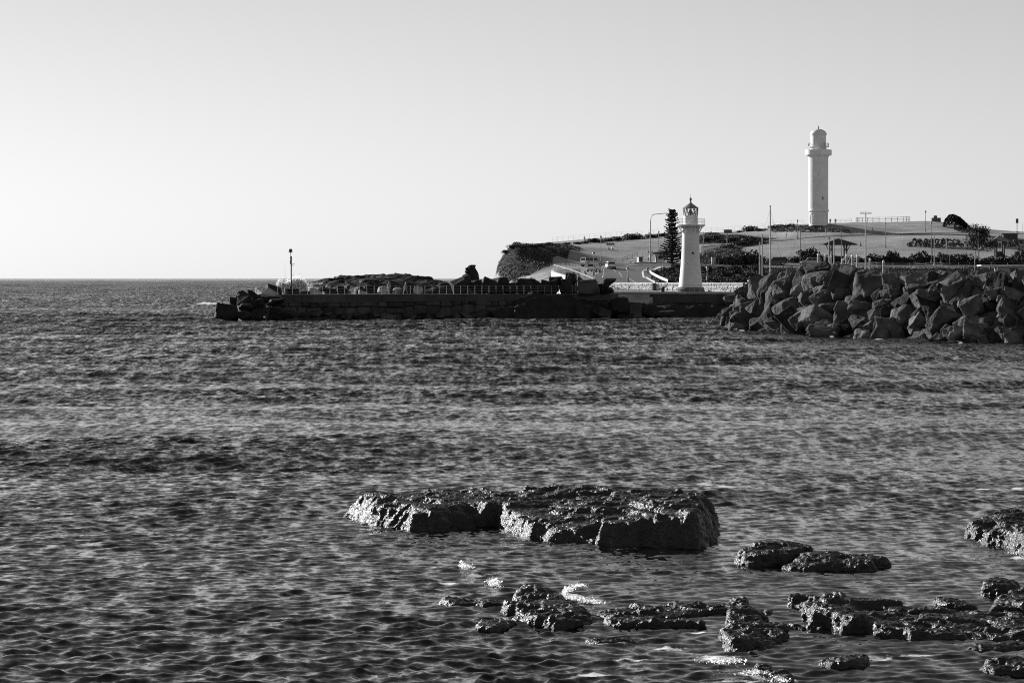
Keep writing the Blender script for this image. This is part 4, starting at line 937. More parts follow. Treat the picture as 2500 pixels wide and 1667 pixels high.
M_LHWHITE = mat('lighthouse_white', 0.70, 0.55, var=0.05, scale=0.5, bump=0.06, bscale=2.0, var2=0.07, scale2=0.25)
M_LHROOF = mat('weathered_lead_roof', 0.20, 0.6, var=0.15, scale=1.0)
M_PLINTH = mat('grey_plinth', 0.16, 0.9, var=0.25, scale=0.9, bump=0.2, bscale=3)
M_GLASS = bpy.data.materials.new('clear_lantern_glass'); M_GLASS.use_nodes = True
_b = M_GLASS.node_tree.nodes['Principled BSDF']; _b.inputs['Transmission Weight'].default_value = 1.0; _b.inputs['Roughness'].default_value = 0.02; _b.inputs['IOR'].default_value = 1.02; _b.inputs['Base Color'].default_value = (0.93,0.93,0.93,1)
def build_small_lighthouse():
    Y = 399.0; k = Y/FPX; cx = PX(1686, Y)
    root = thing('lighthouse', 'short white tapering lighthouse with an open-looking lantern and gallery on the quay', 'lighthouse', (cx, Y, QZ))
    z = lambda py: PZ(py, Y) - QZ
    obj('plinth', MB().lathe([(34.5*k,0),(34*k,z(706)),(31.5*k,z(702.5)),(30*k,z(701.5))], 40), M_PLINTH, root)
    prof = [(30*k,z(702)),(29.4*k,z(699)),(27.2*k,z(681)),(25.2*k,z(662)),(23.6*k,z(644)),(22.4*k,z(626)),(21.6*k,z(609)),(21.0*k,z(590)),(20.7*k,z(572)),(20.7*k,z(552))]
    obj('tower', MB().lathe(prof, 48), M_LHWHITE, root, smooth=True)
    rings = MB()
    for py, r in ((683,27.6),(645,23.9),(609.5,21.8),(570,21.2)):
        rings.lathe([((r-0.6)*k, z(py)-0.03),(r*k, z(py)-0.02),(r*k, z(py)+0.02),((r-0.6)*k, z(py)+0.03)], 48, cap=False)
    obj('plate_seam', rings, M_LHWHITE, root)
    # porthole
    def disc(r, th, px, py, rad): 
        m = MB(); v = []
        for t in range(16): a = t*math.pi/8; v.append((px+r*math.cos(a), -rad, z(py)+r*math.sin(a)))
        for t in range(16): a = t*math.pi/8; v.append((px+r*math.cos(a), -rad-th, z(py)+r*math.sin(a)))
        return m.add(v, [(i,(i+1)%16,(i+1)%16+16,i+16) for i in range(16)] + [tuple(range(16,32)), tuple(range(15,-1,-1))])
    pw = obj('porthole', disc(3.4*k, 0.06, 4*k, 618, 21.5*k), M_LHWHITE, root)
    obj('pane', disc(2.6*k, 0.09, 4*k, 618, 21.5*k), M_DARKSTEEL, pw)
    obj('vent', disc(1.0*k, 0.06, -10*k, 643.5, 21.3*k), M_DARKSTEEL, root)
    # gallery
    obj('gallery_deck', MB().lathe([(30*k,z(553)),(35.5*k,z(552)),(36*k,z(550)),(36*k,z(549)),(18*k,z(549))], 40), M_LHWHITE, root)
    for i in range(14):
        a = i*2*math.pi/14 + 0.1; ca, sa = math.cos(a), math.sin(a)
        b = MB().tube([(ca*33*k, sa*33*k, z(552)), (ca*27*k, sa*27*k, z(558)), (ca*21.5*k, sa*21.5*k, z(569))], 0.05, 5).tube([(ca*21.2*k, sa*21.2*k, z(553)), (ca*21.2*k, sa*21.2*k, z(569))], 0.05, 5)
        b.tube([(ca*28*k, sa*28*k, z(552.5)), (ca*24*k, sa*24*k, z(563))], 0.035, 5)
        obj('bracket', b, M_LHWHITE, root)
    rail = MB(); zt = z(535)
    for zz in (zt, z(541.5)): rail.tube([(35*k*math.cos(t*math.pi/16), 35*k*math.sin(t*math.pi/16), zz) for t in range(33)], 0.022, 5, caps=False)
    obj('gallery_rail', rail, M_LHWHITE, root)
    bm_ = MB().tube([(0,0,z(549)),(0,0,zt)], 0.014, 4).mesh('baluster'); bm_.materials.append(M_LHWHITE)
    for i in range(48):
        a = i*2*math.pi/48; put('baluster', bm_, None, root, (35*k*math.cos(a), 35*k*math.sin(a), 0))
    obj('lantern_room', MB().lathe([(17.6*k,z(549)),(17.6*k,z(528)),(18.2*k,z(527)),(18.2*k,z(526)),(17*k,z(526))], 32), M_LHWHITE, root)
    obj('lantern_glass', MB().lathe([(17*k,z(526)),(18*k,z(509.5))], 24, cap=False), M_GLASS, root)
    for i in range(12):
        a0 = i*2*math.pi/12 + 0.13; a1 = a0 + math.pi/12; a2 = a0 - math.pi/12
        for aa in (a1, a2):
            obj('glazing_bar', MB().tube([(17.3*k*math.cos(a0), 17.3*k*math.sin(a0), z(526)), (18.2*k*math.cos(aa), 18.2*k*math.sin(aa), z(509.5))], 0.045, 5), M_LHROOF, root)
    obj('lens', MB().lathe([(2*k,z(526)),(3.2*k,z(522)),(4.2*k,z(518)),(3.2*k,z(514)),(1.5*k,z(511.5))], 14), M_LHROOF, root)
    rf = obj('roof', MB().lathe([(18*k,z(509.2)),(20.5*k,z(509.4)),(20.5*k,z(508.4)),(14*k,z(504)),(7*k,z(499)),(3*k,z(496)),(1.9*k,z(493)),(1.8*k,z(490.5)),(2.9*k,z(488)),(2.9*k,z(485)),(1.6*k,z(483.2)),(0.3*k,z(482.8))], 14), M_LHROOF, root)
    obj('finial', MB().tube([(0,0,z(483.5)),(0,0,z(474))], [0.04, 0.012], 5), M_LHROOF, rf)
build_small_lighthouse()
def build_tall_lighthouse():
    Y = 742.0; k = Y/FPX; b = Vector((PX(1998, Y), Y, 0)); zb = gz(b.x, b.y) - 0.3
    root = thing('lighthouse', 'tall white cylindrical lighthouse with a domed lantern on top of the hill', 'lighthouse', (b.x, b.y, zb))
    z = lambda py: PZ(py, Y) - zb
    obj('base_drum', MB().lathe([(23.6*k,0),(23.2*k,z(549)),(23*k,z(519)),(23.4*k,z(518))], 48), M_LHWHITE, root)
    for i in range(8):
        a = -math.pi/2 + (i-0.2)*math.pi/4 + 0.1
        pts = [(23.2*k*math.cos(a+d), 23.2*k*math.sin(a+d), z(py)) for d, py in ((-0.27,546),(-0.27,528),(-0.2,522.5),(0,520.5),(0.2,522.5),(0.27,528),(0.27,546))]
        obj('arched_panel', MB().tube(pts, 0.07, 5), M_LHWHITE, root)
    obj('moulding', MB().lathe([(23*k,z(518.5)),(25*k,z(517)),(25.7*k,z(515.5)),(25.7*k,z(514.5)),(24.6*k,z(513)),(24.4*k,z(511)),(23.8*k,z(510))], 48), M_LHWHITE, root)
    prof = [(23.9*k, z(511)), (23.9*k, z(386)), (24.6*k, z(384)), (26*k, z(382)), (27*k, z(380))]
    obj('shaft', MB().lathe(prof, 96, flute=(z(511)-0.01, z(386)+0.01, 4, 0.05)), M_LHWHITE, root)
    obj('slit_window', MB().box((8.6*k, -22.3*k, z(485)), (0.22, 0.5, 0.75)), M_DARKSTEEL, root)
    obj('gallery', MB().lathe([(26.5*k,z(380.5)),(31.5*k,z(380)),(32.4*k,z(378.5)),(32.4*k,z(366.5)),(31.2*k,z(366.2)),(30.8*k,z(369)),(19*k,z(369))], 56), M_LHWHITE, root)
    obj('lantern_base', MB().lathe([(19.6*k,z(369)),(19.6*k,z(361)),(25.4*k,z(360)),(25.4*k,z(359)),(18.6*k,z(359))], 40), M_LHWHITE, root)
    obj('lantern', MB().lathe([(18.6*k,z(359.5)),(18.6*k,z(330.5)),(20.6*k,z(330)),(20.4*k,z(328.5))], 40), M_LHWHITE, root, smooth=False)
    dome = [(20.4*k*math.cos(t), z(329) + (z(315.5)-z(329))*math.sin(t)) for t in np.linspace(0, math.pi/2-0.06, 10)]
    dm = obj('dome', MB().lathe(dome, 40), M_LHWHITE, root, smooth=True)
    obj('finial', MB().lathe([(1.2*k,z(316)),(1.6*k,z(313)),(1.0*k,z(309)),(0.25*k,z(308)),(0.2*k,z(304))], 8), M_LHROOF, dm)
    for a in np.linspace(0, 2*math.pi, 12, endpoint=False):
        ca, sa = math.cos(a), math.sin(a)
        obj('lattice_rail', MB().tube([(ca*25*k, sa*25*k, z(359)), (ca*25*k, sa*25*k, z(349)), (math.cos(a+0.26)*24.6*k, math.sin(a+0.26)*24.6*k, z(358.5)), (math.cos(a+0.52)*25*k, math.sin(a+0.52)*25*k, z(349))], 0.035, 4), M_LHROOF, root)
build_tall_lighthouse()
# ---------------------------------------------------------------- plants
def leaf_mat(name, val):
    m = mat(name, val, 0.7, var=0.45, scale=1.5, spec=0.25)
    return m
M_LEAF = leaf_mat('dark_leaves', 0.036); M_LEAF_P = leaf_mat('pale_leaves', 0.075); M_LEAF_D = leaf_mat('pine_needles', 0.022)
M_BARK = mat('bark', 0.06, 0.9, var=0.3, scale=4)
def leaf_quads(rs, centers, size, up=0.3):
    n = len(centers)
    d = rs.normal(size=(n,3)); d[:,2] += up; d /= np.linalg.norm(d, axis=1)[:,None]
    a = np.cross(d, rs.normal(size=(n,3))); a /= np.linalg.norm(a, axis=1)[:,None]; b = np.cross(d, a)
    s = (size*rs.uniform(0.6, 1.4, n))[:,None]
    v = np.stack([centers - a*s*0.5, centers + b*s*0.32, centers + a*s*0.6, centers - b*s*0.32], 1).reshape(-1,3)
    f = np.arange(4*n).reshape(-1,4)
    return v, f
def mesh_np(name, v, f, m):
    me = bpy.data.meshes.new(name); me.vertices.add(len(v)); me.vertices.foreach_set('co', v.ravel())
    me.loops.add(f.size); me.loops.foreach_set('vertex_index', f.ravel())
    me.polygons.add(len(f)); me.polygons.foreach_set('loop_start', np.arange(0, f.size, 4)); me.polygons.foreach_set('loop_total', np.full(len(f), 4))
    me.update(calc_edges=True); me.materials.append(m); return me
def crown_pts(rs, n, lumps=8, flat=0.0):
    cs = rs.uniform(-0.55, 0.55, (lumps,3)); cs[:,2] = np.abs(cs[:,2])*0.9 + 0.05; rad = rs.uniform(0.32, 0.55, lumps)
    k = rs.randint(0, lumps, n); d = rs.normal(size=(n,3)); d /= np.linalg.norm(d, axis=1)[:,None]
    r = rad[k]*(rs.uniform(0.35, 1.05, n)**0.5)
    p = cs[k] + d*r[:,None]; p[:,2] = np.maximum(p[:,2], 0.02*rs.uniform(0,1,n)); return p
SHRUB = []
for i in range(6):
    rs_ = np.random.RandomState(40+i); v, f = leaf_quads(rs_, crown_pts(rs_, 1100, 9), 0.16)
    SHRUB.append((v, f))
_sm = {}
def shrub_me(i, m):
    if (i, m.name) not in _sm: _sm[(i, m.name)] = mesh_np('foliage', *SHRUB[i], m)
    return _sm[(i, m.name)]
stem_me = MB().tube([(0,0,-0.1),(0.03,0,0.4)], [0.07,0.03], 5).tube([(0,0,0),(0.2,0.1,0.45)], [0.05,0.02], 5).tube([(0,0,0),(-0.2,0.05,0.4)], [0.05,0.02], 5).mesh('stems'); stem_me.materials.append(M_BARK)
srnd = random.Random(77)
def shrub(px, py, wpx, hpx, label, group, m=None, base=None, name='shrub', rz=None, cat='shrub'):
    b = base or hit(px, py); k = b.y/FPX; sx = wpx*k/1.75; sz = hpx*k/1.15
    root = thing(name, label, cat, (b.x, b.y, b.z-0.08), rz=srnd.uniform(0,6.28) if rz is None else rz, group=group)
    f = put('foliage', shrub_me(srnd.randrange(6), m or M_LEAF), None, root); f.scale = (sx, sx, sz)
    s = put('stems', stem_me, None, root); s.scale = (sx, sx, sz)
    return root
def shrub_row(rows, where, group, m=None, base=None):
    rows = sorted(rows, key=lambda r: r[0])
    for i, r in enumerate(rows):
        px, py, w_, h_ = r[:4]; big = 'large' if h_ > 28 else 'small' if h_ < 17 else 'mid-sized'
        shrub(px, py, w_, h_, f'{big} dark shrub, {ordw(i+1)} from the left {where}', group, (r[4] if len(r) > 4 else m), base(px) if base else None)
shrub_row([(1762,645,44,30,M_LEAF_P),(1790,646,56,42,M_LEAF_P),(1812,646,44,38),(1838,646,56,44),(1862,644,28,24),(1888,640,34,18),(1912,640,34,18),(1938,641,36,20),(1975,640,60,42),(2004,641,40,32),(2030,640,30,22),(2068,638,34,16),(2100,640,30,18),(2132,638,50,24),(2158,641,40,22),(2176,641,38,40),(2198,643,38,30),(2218,643,30,18),(2245,641,52,38),(2275,643,44,32),(2303,641,36,38),(2325,644,40,30),(2352,645,50,32),(2385,645,44,24),(2412,646,44,26),(2438,648,48,36),(2470,648,50,30),(2494,650,66,56)],
    'in the hedge row below the lawn', 'shrubs in the row below the lawn')
shrub_row([(1728,668,34,24),(1742,690,44,22),(1758,662,40,20),(1770,680,46,26),(1795,668,40,26),(1802,692,44,24),(1822,658,34,18),(1832,682,50,28),(1850,668,40,30),(1852,694,40,26)],
    'on the dark bank right of the small lighthouse', 'shrubs on the bank behind the quay')
shrub_row([(1612,668,36,14),(1630,662,34,16),(1648,676,40,18),(1655,656,30,16),(1632,690,36,14)],
    'on the bank left of the small lighthouse', 'shrubs on the bank left of the lighthouse')
shrub_row([(1368,598,24,6),(1385,597,22,7),(1412,596,26,8),(1430,594,24,9),(1448,592,34,15),(1468,591,28,12),(1488,589,26,10),(1508,588,34,14),(1535,586,44,22),(1560,584,40,20),(1588,581,36,16),(1615,578,30,12),(1740,572,40,8),(1808,567,20,7),(1832,565,44,17),(1858,564,34,9),(1893,556,40,10),(1925,553,50,9)],
    'along the hilltop fence', 'shrubs along the hilltop fence')
shrub_row([(1236,618,26,10),(1252,607,30,11),(1272,604,30,9),(1296,603,34,10),(1318,602,30,10),(1338,600,26,11)],
    'on the overgrown bluff', 'shrubs on the bluff')
shrub_row([(1725,590,36,16),(1745,586,40,14),(1768,592,40,16),(1790,588,40,14),(1815,584,40,12),(1835,588,46,14),(1858,588,40,10),(1780,606,40,14,M_LEAF_P),(1805,600,44,14),(1830,596,50,16),(1855,594,40,14)],
    'on the scrubby slope beside the upper road', 'shrubs beside the upper road')
# scrub that covers the bluff and the banks as one mass
def scatter_cover():
    co, q, scr = SCRUB_SRC; rs_ = np.random.RandomState(8)
    ms = scr[q].mean(1) > 0.5; qq = q[ms]
    p0, p1, p2, p3 = (co[qq[:,i]] for i in range(4))
    cr_ = np.cross(p2-p0, p3-p1); ar = 0.5*np.linalg.norm(cr_, axis=1)
    ok = p0[:,2] > 0.6; ar = ar*ok
    n = 95000; k = rs_.choice(len(qq), n, p=ar/ar.sum())
    u, v = rs_.uniform(size=(2,n,1)); p = (p0[k]*(1-u) + p1[k]*u)*(1-v) + (p3[k]*(1-u) + p2[k]*u)*v
    lump = np.clip(fbm(p[:,0]/2.6, p[:,1]/2.6, p[:,2]/2.6, octv=3, seed=400), -0.4, 1)
    p[:,2] += rs_.uniform(-0.05, 0.35, n) + 0.55*np.maximum(lump, -0.1)*rs_.uniform(0.2, 1, n)
    vv, ff = leaf_quads(rs_, p, 0.30, up=2.0)
    o = put('ground_cover', mesh_np('ground_cover', vv, ff, M_LEAF), None); stuff(o)
    o['label'] = 'dense low scrub covering the bluff and the dark banks'; o['category'] = 'scrub'
scatter_cover()

def build_pine():
    b = hit(1641, 652); Y = b.y; k = Y/FPX
    root = thing('pine_tree', 'tall dark conifer standing just left of the small lighthouse', 'tree', tuple(b))
    H = (652-513)*k
    obj('trunk', MB().tube([(0,0,-0.2),(0.02,0,H*0.5),(0,0,H*0.97)], [0.30,0.18,0.04], 8), M_BARK, root)
    rs_ = np.random.RandomState(12); wid = [(0.0,0.2),(0.06,0.30),(0.12,0.55),(0.45,0.80),(0.70,1.0),(0.88,0.92),(0.93,0.75),(0.97,0.55),(1.0,0.35)]
    prof = [(513,7),(520,11),(545,16),(575,19),(600,24),(625,28),(640,24),(648,14)]   # (row, half width px)
    br = MB(); cen = []
    z = H*0.07
    while z < H*0.985:
        row = 652 - z/k; L_ = np.interp(row, [p[0] for p in prof], [p[1] for p in prof])*k
        L_ *= rs_.uniform(0.75, 1.25); nb = 8 if z < H*0.8 else 6; a0 = rs_.uniform(0, 6.28)
        for j in range(nb):
            a = a0 + j*2*math.pi/nb + rs_.uniform(-0.25, 0.25); ll = L_*rs_.uniform(0.60, 1.25); lift = 0.22 + 0.5*max(0, z/H-0.55)
            pts = [Vector((math.cos(a)*ll*t, math.sin(a)*ll*t, z + ll*(lift*t - 0.30*t*(1-t)))) for t in (0, 0.33, 0.66, 1.0)]
            br.tube(pts, [0.05,0.035,0.025,0.01], 4)
            m = int(24 + 28*ll)
            for t in rs_.uniform(0.12, 1.05, m):
                i = min(int(t*3), 2); p = pts[i].lerp(pts[i+1], min(t*3-i, 1.0)); w_ = 0.16*ll*(1.1-t) + 0.08
                cen.append((p.x + rs_.normal(0, w_)*abs(math.sin(a)) , p.y + rs_.normal(0, w_)*abs(math.cos(a)), p.z + rs_.uniform(0, 0.16)))
        z += rs_.uniform(0.42, 0.62)*(1.0 if z < H*0.75 else 0.7)
    obj('branches', br, M_BARK, root)
    v, f = leaf_quads(rs_, np.array(cen), 0.30, up=1.2)
    put('crown', mesh_np('crown', v, f, M_LEAF_D), None, root)
build_pine()
def build_tree(px, py, hpx, wpx, label, seed, lean=0.0):
    b = hit(px, py); k = b.y/FPX; H = hpx*k; W = wpx*k
    root = thing('tree', label, 'tree', tuple(b)); rs_ = np.random.RandomState(seed)
    t = MB().tube([(0,0,-0.2),(0.1,0,H*0.25),(0.0,0.1,H*0.45)], [0.22,0.16,0.12], 7); tips = []
    for i in range(15):
        a = rs_.uniform(0, 6.28); rr = W*0.5*rs_.uniform(0.35, 0.95); zt = H*rs_.uniform(0.45, 0.95)
        if zt > H*0.75: rr *= 0.5
        e = (math.cos(a)*rr, math.sin(a)*rr, zt); t.tube([(0,0.05,H*0.3), (e[0]*0.5, e[1]*0.5, H*0.3+(zt-H*0.3)*0.6), e], [0.09,0.06,0.02], 5); tips.append(e)
    obj('trunk', t, M_BARK, root)
    cen = []
    for e in tips + [(0,0,H*0.6),(W*0.2,0,H*0.5),(-W*0.22,0,H*0.5)]:
        d = np.clip(rs_.normal(size=(230,3)), -1.7, 1.7)*np.array([W*0.12, W*0.12, H*0.085]); cen.append(np.array(e)+d)
    v, f = leaf_quads(rs_, np.concatenate(cen), 0.34)
    put('crown', mesh_np('crown', v, f, M_LEAF), None, root)
build_tree(2388, 642, 92, 78, 'loose-crowned leafy tree in front of the small pavilion on the right', 5)
def build_windswept():
    b = hit(2330, 556); k = b.y/FPX
    root = thing('bush', 'big wind-shaped rounded dark bush on the hilltop skyline, right', 'bush', tuple(b)); rs_ = np.random.RandomState(31)
    # outline: steep on its left, long slope falling to the right
    n = 5200; t = rs_.uniform(0, 1, n)
    x = (-26 + 74*t)*k; topz = np.interp(t, [0,0.06,0.18,0.34,0.55,0.75,0.9,1.0], [4,20,31,32,24,10,-4,-12])*k
    gzv = np.array([0.0]*n) + np.interp(t, [0,0.3,1.0], [0,0,-11])*k
    h = gzv + (topz-gzv)*rs_.uniform(0.0, 1.0, n)**0.35
    y = rs_.normal(0, 1.6, n)*np.sqrt(np.clip(1-((h-gzv)/(topz-gzv+0.01))**2, 0.02, 1))
    v, f = leaf_quads(rs_, np.stack([x, y, h], 1), 0.45, up=0.5)
    put('foliage', mesh_np('foliage', v, f, M_LEAF_D), None, root)
    obj('stems', MB().tube([(0,0,-0.2),(0.2,0,1.2),(1.0,0,2.0)], [0.2,0.15,0.05], 6).tube([(2,0,-0.6),(2.4,0,0.8)], [0.15,0.05], 6), M_BARK, root)
build_windswept()
# plants on top of the rubble bank
def bank_top(px):
    yw = YW(interp(WL, px)); y = yw + 16.0
    return Vector((PX(px, y), y, max(PZ(interp(CR, px), yw+11) - 1.6, -0.6)))
shrub_row([(2140,660,56,30),(2178,662,44,24),(2208,664,50,30),(2295,664,56,30),(2330,660,60,34),(2368,660,50,34),(2425,662,44,26),(2465,662,50,24)], 'behind the crest of the rubble breakwater', 'shrubs behind the rubble crest', base=bank_top)
def build_agave():
    b = bank_top(2252); k = b.y/FPX; rs_ = np.random.RandomState(3); m = MB()
    root = thing('agave', 'spiky agave-like plant behind the rubble crest', 'plant', tuple(b))
    for i in range(34):
        a = rs_.uniform(0, 6.28); l_ = 1.5*rs_.uniform(0.7, 1.2); e = rs_.uniform(0.5, 1.4); c, s = math.cos(a), math.sin(a)
        p1 = (c*l_*0.5*math.cos(e), s*l_*0.5*math.cos(e), l_*0.62*math.sin(e)); p2 = (c*l_*math.cos(e)*1.1, s*l_*math.cos(e)*1.1, l_*math.sin(e)*0.95)
        w_ = 0.09
        m = MB().add([(-s*w_, c*w_, 0), (s*w_, -c*w_, 0), (p1[0]+s*w_, p1[1]-c*w_, p1[2]), (p1[0]-s*w_, p1[1]+c*w_, p1[2]), p2], [(0,1,2,3),(3,2,4)])
        obj('leaf', m, M_LEAF_P, root)
build_agave()
# ---------------------------------------------------------------- people
M_SKIN = mat('skin', 0.30, 0.6); M_CLOTH_D = mat('dark_clothing', 0.03, 0.9); M_CLOTH_L = mat('pale_clothing', 0.50, 0.9); M_CLOTH_M = mat('grey_clothing', 0.14, 0.9); M_HAIR = mat('dark_hair', 0.02, 0.7)
_people = {}
def person_mesh(pose):
    """one continuous skinned body about 1.72 m tall; material slots: 0 skin 1 top 2 trousers 3 hair"""
    if pose in _people: return _people[pose]
    V = {}; E = []
    def j(n, p, r): V[n] = (Vector(p), r)
    if pose == 'sit':
        j('pel',(0,0,0.16),0.15); j('sp',(0,0.06,0.40),0.145); j('ch',(0,0.05,0.58),0.16); j('nk',(0,0.02,0.74),0.055); j('hd',(0,-0.01,0.84),0.095); j('tp',(0,0,0.95),0.08)
        for s, n in ((-1,'l'),(1,'r')):
            j(n+'sh',(s*0.19,0.04,0.66),0.065); j(n+'el',(s*0.26,-0.10,0.46),0.045); j(n+'wr',(s*0.16,-0.30,0.42),0.033); j(n+'ha',(s*0.14,-0.37,0.42),0.04)
            j(n+'hp',(s*0.10,-0.02,0.13),0.10); j(n+'kn',(s*0.15,-0.38,0.46),0.065); j(n+'an',(s*0.13,-0.62,0.09),0.042); j(n+'ft',(s*0.14,-0.78,0.05),0.04)
    elif pose == 'cycle':
        j('pel',(0,0.12,0.95),0.15); j('sp',(0,-0.05,1.12),0.14); j('ch',(0,-0.20,1.27),0.16); j('nk',(0,-0.30,1.40),0.055); j('hd',(0,-0.36,1.50),0.095); j('tp',(0,-0.36,1.61),0.08)
        for s, n in ((-1,'l'),(1,'r')):
            j(n+'sh',(s*0.18,-0.25,1.33),0.065); j(n+'el',(s*0.24,-0.45,1.15),0.045); j(n+'wr',(s*0.2,-0.62,1.04),0.033); j(n+'ha',(s*0.2,-0.69,1.02),0.04)
            kz = 0.72 if s < 0 else 0.58
            j(n+'hp',(s*0.10,0.06,0.92),0.10); j(n+'kn',(s*0.12,-0.32,kz),0.065); j(n+'an',(s*0.11,-0.08+0.1*s,kz-0.42),0.042); j(n+'ft',(s*0.11,-0.22+0.1*s,kz-0.46),0.038)
    else:
        st = 0.24 if pose == 'walk' else 0.0
        j('pel',(0,0,0.93),0.145); j('sp',(0,0,1.12),0.135); j('ch',(0,0,1.30),0.16); j('nk',(0,-0.01,1.47),0.055); j('hd',(0,-0.03,1.57),0.095); j('tp',(0,-0.02,1.68),0.08)
        for s, n in ((-1,'l'),(1,'r')):
            sw = s*st
            if pose == 'fish':
                j(n+'sh',(s*0.19,0,1.39),0.065); j(n+'el',(s*0.24,-0.14,1.14),0.045); j(n+'wr',(s*0.12,-0.34,1.12),0.033); j(n+'ha',(s*0.06,-0.40,1.15),0.04)
            else:
                j(n+'sh',(s*0.19,0,1.39),0.065); j(n+'el',(s*0.24,sw*0.5,1.12),0.045); j(n+'wr',(s*0.25,-0.08+sw*0.7,0.88),0.033); j(n+'ha',(s*0.25,-0.10+sw*0.8,0.79),0.04)
            j(n+'hp',(s*0.10,0,0.88),0.10); j(n+'kn',(s*0.11,-sw*0.6-0.02,0.50),0.065); j(n+'an',(s*0.11,-sw+ (0.08 if sw < 0 else 0),0.09),0.042); j(n+'ft',(s*0.12,-sw-0.15,0.045),0.04)
    for a, b in [('pel','sp'),('sp','ch'),('ch','nk'),('nk','hd'),('hd','tp')] + [(n+a, n+b) if a not in ('ch','pel') else (a, n+b) for n in 'lr' for a, b in (('ch','sh'),('sh','el'),('el','wr'),('wr','ha'),('pel','hp'),('hp','kn'),('kn','an'),('an','ft'))]: E.append((a, b))
    names = list(V); me = bpy.data.meshes.new('p'); me.from_pydata([V[n][0] for n in names], [(names.index(a), names.index(b)) for a, b in E], []); me.update()
    o = bpy.data.objects.new('p', me); COL.objects.link(o)
    md = o.modifiers.new('s', 'SKIN'); sv = me.skin_vertices[0].data
    for i, n in enumerate(names): sv[i].radius = (V[n][1], V[n][1]*(0.8 if n in ('ch','sp','pel') else 1.0)); sv[i].use_root = (n == 'pel')
    o.modifiers.new('b', 'SUBSURF').levels = 1
    ev = o.evaluated_get(bpy.context.evaluated_depsgraph_get()); r = bpy.data.meshes.new_from_object(ev)
    bpy.data.objects.remove(o)
    for p in r.polygons: p.use_smooth = True
    hd = V['hd'][0]; pel = V['pel'][0].z
    def ba(a, b, c): 
        t = max(0, min(1, (c-a).dot(b-a)/max((b-a).length_squared, 1e-9))); return (c-(a+(b-a)*t)).length
    idx = []
    for p in r.polygons:
        c = p.center; best = min(E, key=lambda e: ba(V[e[0]][0], V[e[1]][0], c) - 0.5*min(V[e[0]][1], V[e[1]][1]))
        b = best[1]
        if b in ('hd','tp'): k = 3 if (c.z > hd.z+0.03 or c.y > hd.y+0.05) else 0
        elif b in ('nk','lwr','rwr','lha','rha'): k = 0
        elif b in ('lhp','rhp','lkn','rkn','lan','ran','lft','rft'): k = 2
        else: k = 1
        idx.append(k)
    r.polygons.foreach_set('material_index', idx)
    _people[pose] = r; return r
_pm = {}
def person(px, py, pose, top, leg, label, rz=0.0, base=None, scale=1.0, group='people about the harbour'):
    key = (pose, top.name, leg.name)
    if key not in _pm:
        me = person_mesh(pose).copy(); me.materials.clear()
        for m in (M_SKIN, top, leg, M_HAIR): me.materials.append(m)
        _pm[key] = me
    b = base or hit(px, py)
    o = put('person', _pm[key], None, None, (b.x, b.y, b.z)); o.rotation_euler = (0,0,rz); o.scale = (scale,)*3
    tag(o, label, 'person', group); return o
D, Lc, Mc = M_CLOTH_D, M_CLOTH_L, M_CLOTH_M
fb = Vector((PX(690.5,369.0), 369.0, PIER_Z))
person(690, 716, 'fish', D, D, 'person in dark clothes holding a fishing rod on the pier head', 2.6, fb)
o = obj('fishing_rod', MB().tube([(0,0,0),(0.05,0.05,1.6),(0.02,0.1,3.2)], [0.018,0.012,0.006], 4), M_CLOTH_D, None, (fb.x+0.22, fb.y+0.35, PIER_Z+1.05)); tag(o, 'long thin fishing rod held upright at the pier head', 'fishing rod')
person(949, 714, 'stand', Lc, D, 'person in a pale top standing behind the pier railing', 0.4, Vector((PX(949,376.5),376.5,PIER_Z)))
person(1000, 714, 'walk', D, D, 'person in dark clothes on the pier near the upright dark block', 1.5, Vector((PX(990,376),376,PIER_Z)))
rp_ = Vector((PX(1427, 742), 742.0, gz(PX(1427, 742), 742.0))); person(1427, 598, 'stand', D, D, 'person in dark clothes standing on the skyline by the hilltop fence', 0.3, rp_)
person(1486, 611.5, 'sit', D, D, 'left one of two dark figures sitting on the lawn', 2.4)
person(1494, 611.5, 'sit', D, D, 'right one of two dark figures sitting on the lawn', 2.0)
person(1583, 627, 'walk', Lc, D, 'left one of two walkers on the path beside the tall curved lamp', 0.2)
person(1592, 627, 'walk', D, Mc, 'right one of two walkers on the path beside the tall curved lamp', 0.2)
person(1602, 642, 'stand', Lc, Mc, 'person in a pale top waiting at the left side of the kiosk', 0.6)
person(1614, 642, 'stand', D, D, 'person in dark clothes at the kiosk counter', -1.0)
person(1621, 643, 'walk', Mc, Lc, 'person in grey at the right side of the kiosk', 1.2)
person(1430, 655, 'stand', D, D, 'person in dark clothes beside the parked van', 0.5)
person(1434, 656, 'stand', Lc, D, 'person in a white top loading at the parked van', 1.0)
person(1428, 673, 'sit', D, D, 'dark figure sitting on the grass inside the curved railing', 0.2)
person(1814, 645, 'walk', Lc, Mc, 'person in a pale top walking along the lower path', -1.5)
person(1919, 583, 'walk', Lc, Mc, 'jogger in a pale top on the upper path below the lighthouse', -1.4)
person(2016, 573, 'walk', D, D, 'person in dark clothes on the path right of the lighthouse foot', 1.5)
person(2130, 571, 'walk', D, Lc, 'person in a dark top and pale trousers on the hill path, right of a pair', 1.3)
person(2125, 571, 'stand', Lc, Lc, 'person in pale clothes on the hill path, left of a pair', 1.3, scale=0.9)
person(2008, 550, 'stand', Lc, D, 'person in a pale top at the right foot of the tall lighthouse', 0.3)
person(2027, 549, 'stand', D, D, 'left one of two dark figures on the hilltop right of the tall lighthouse', 0.0)
person(2040, 549, 'stand', Mc, D, 'right one of two figures on the hilltop right of the tall lighthouse', 0.5)

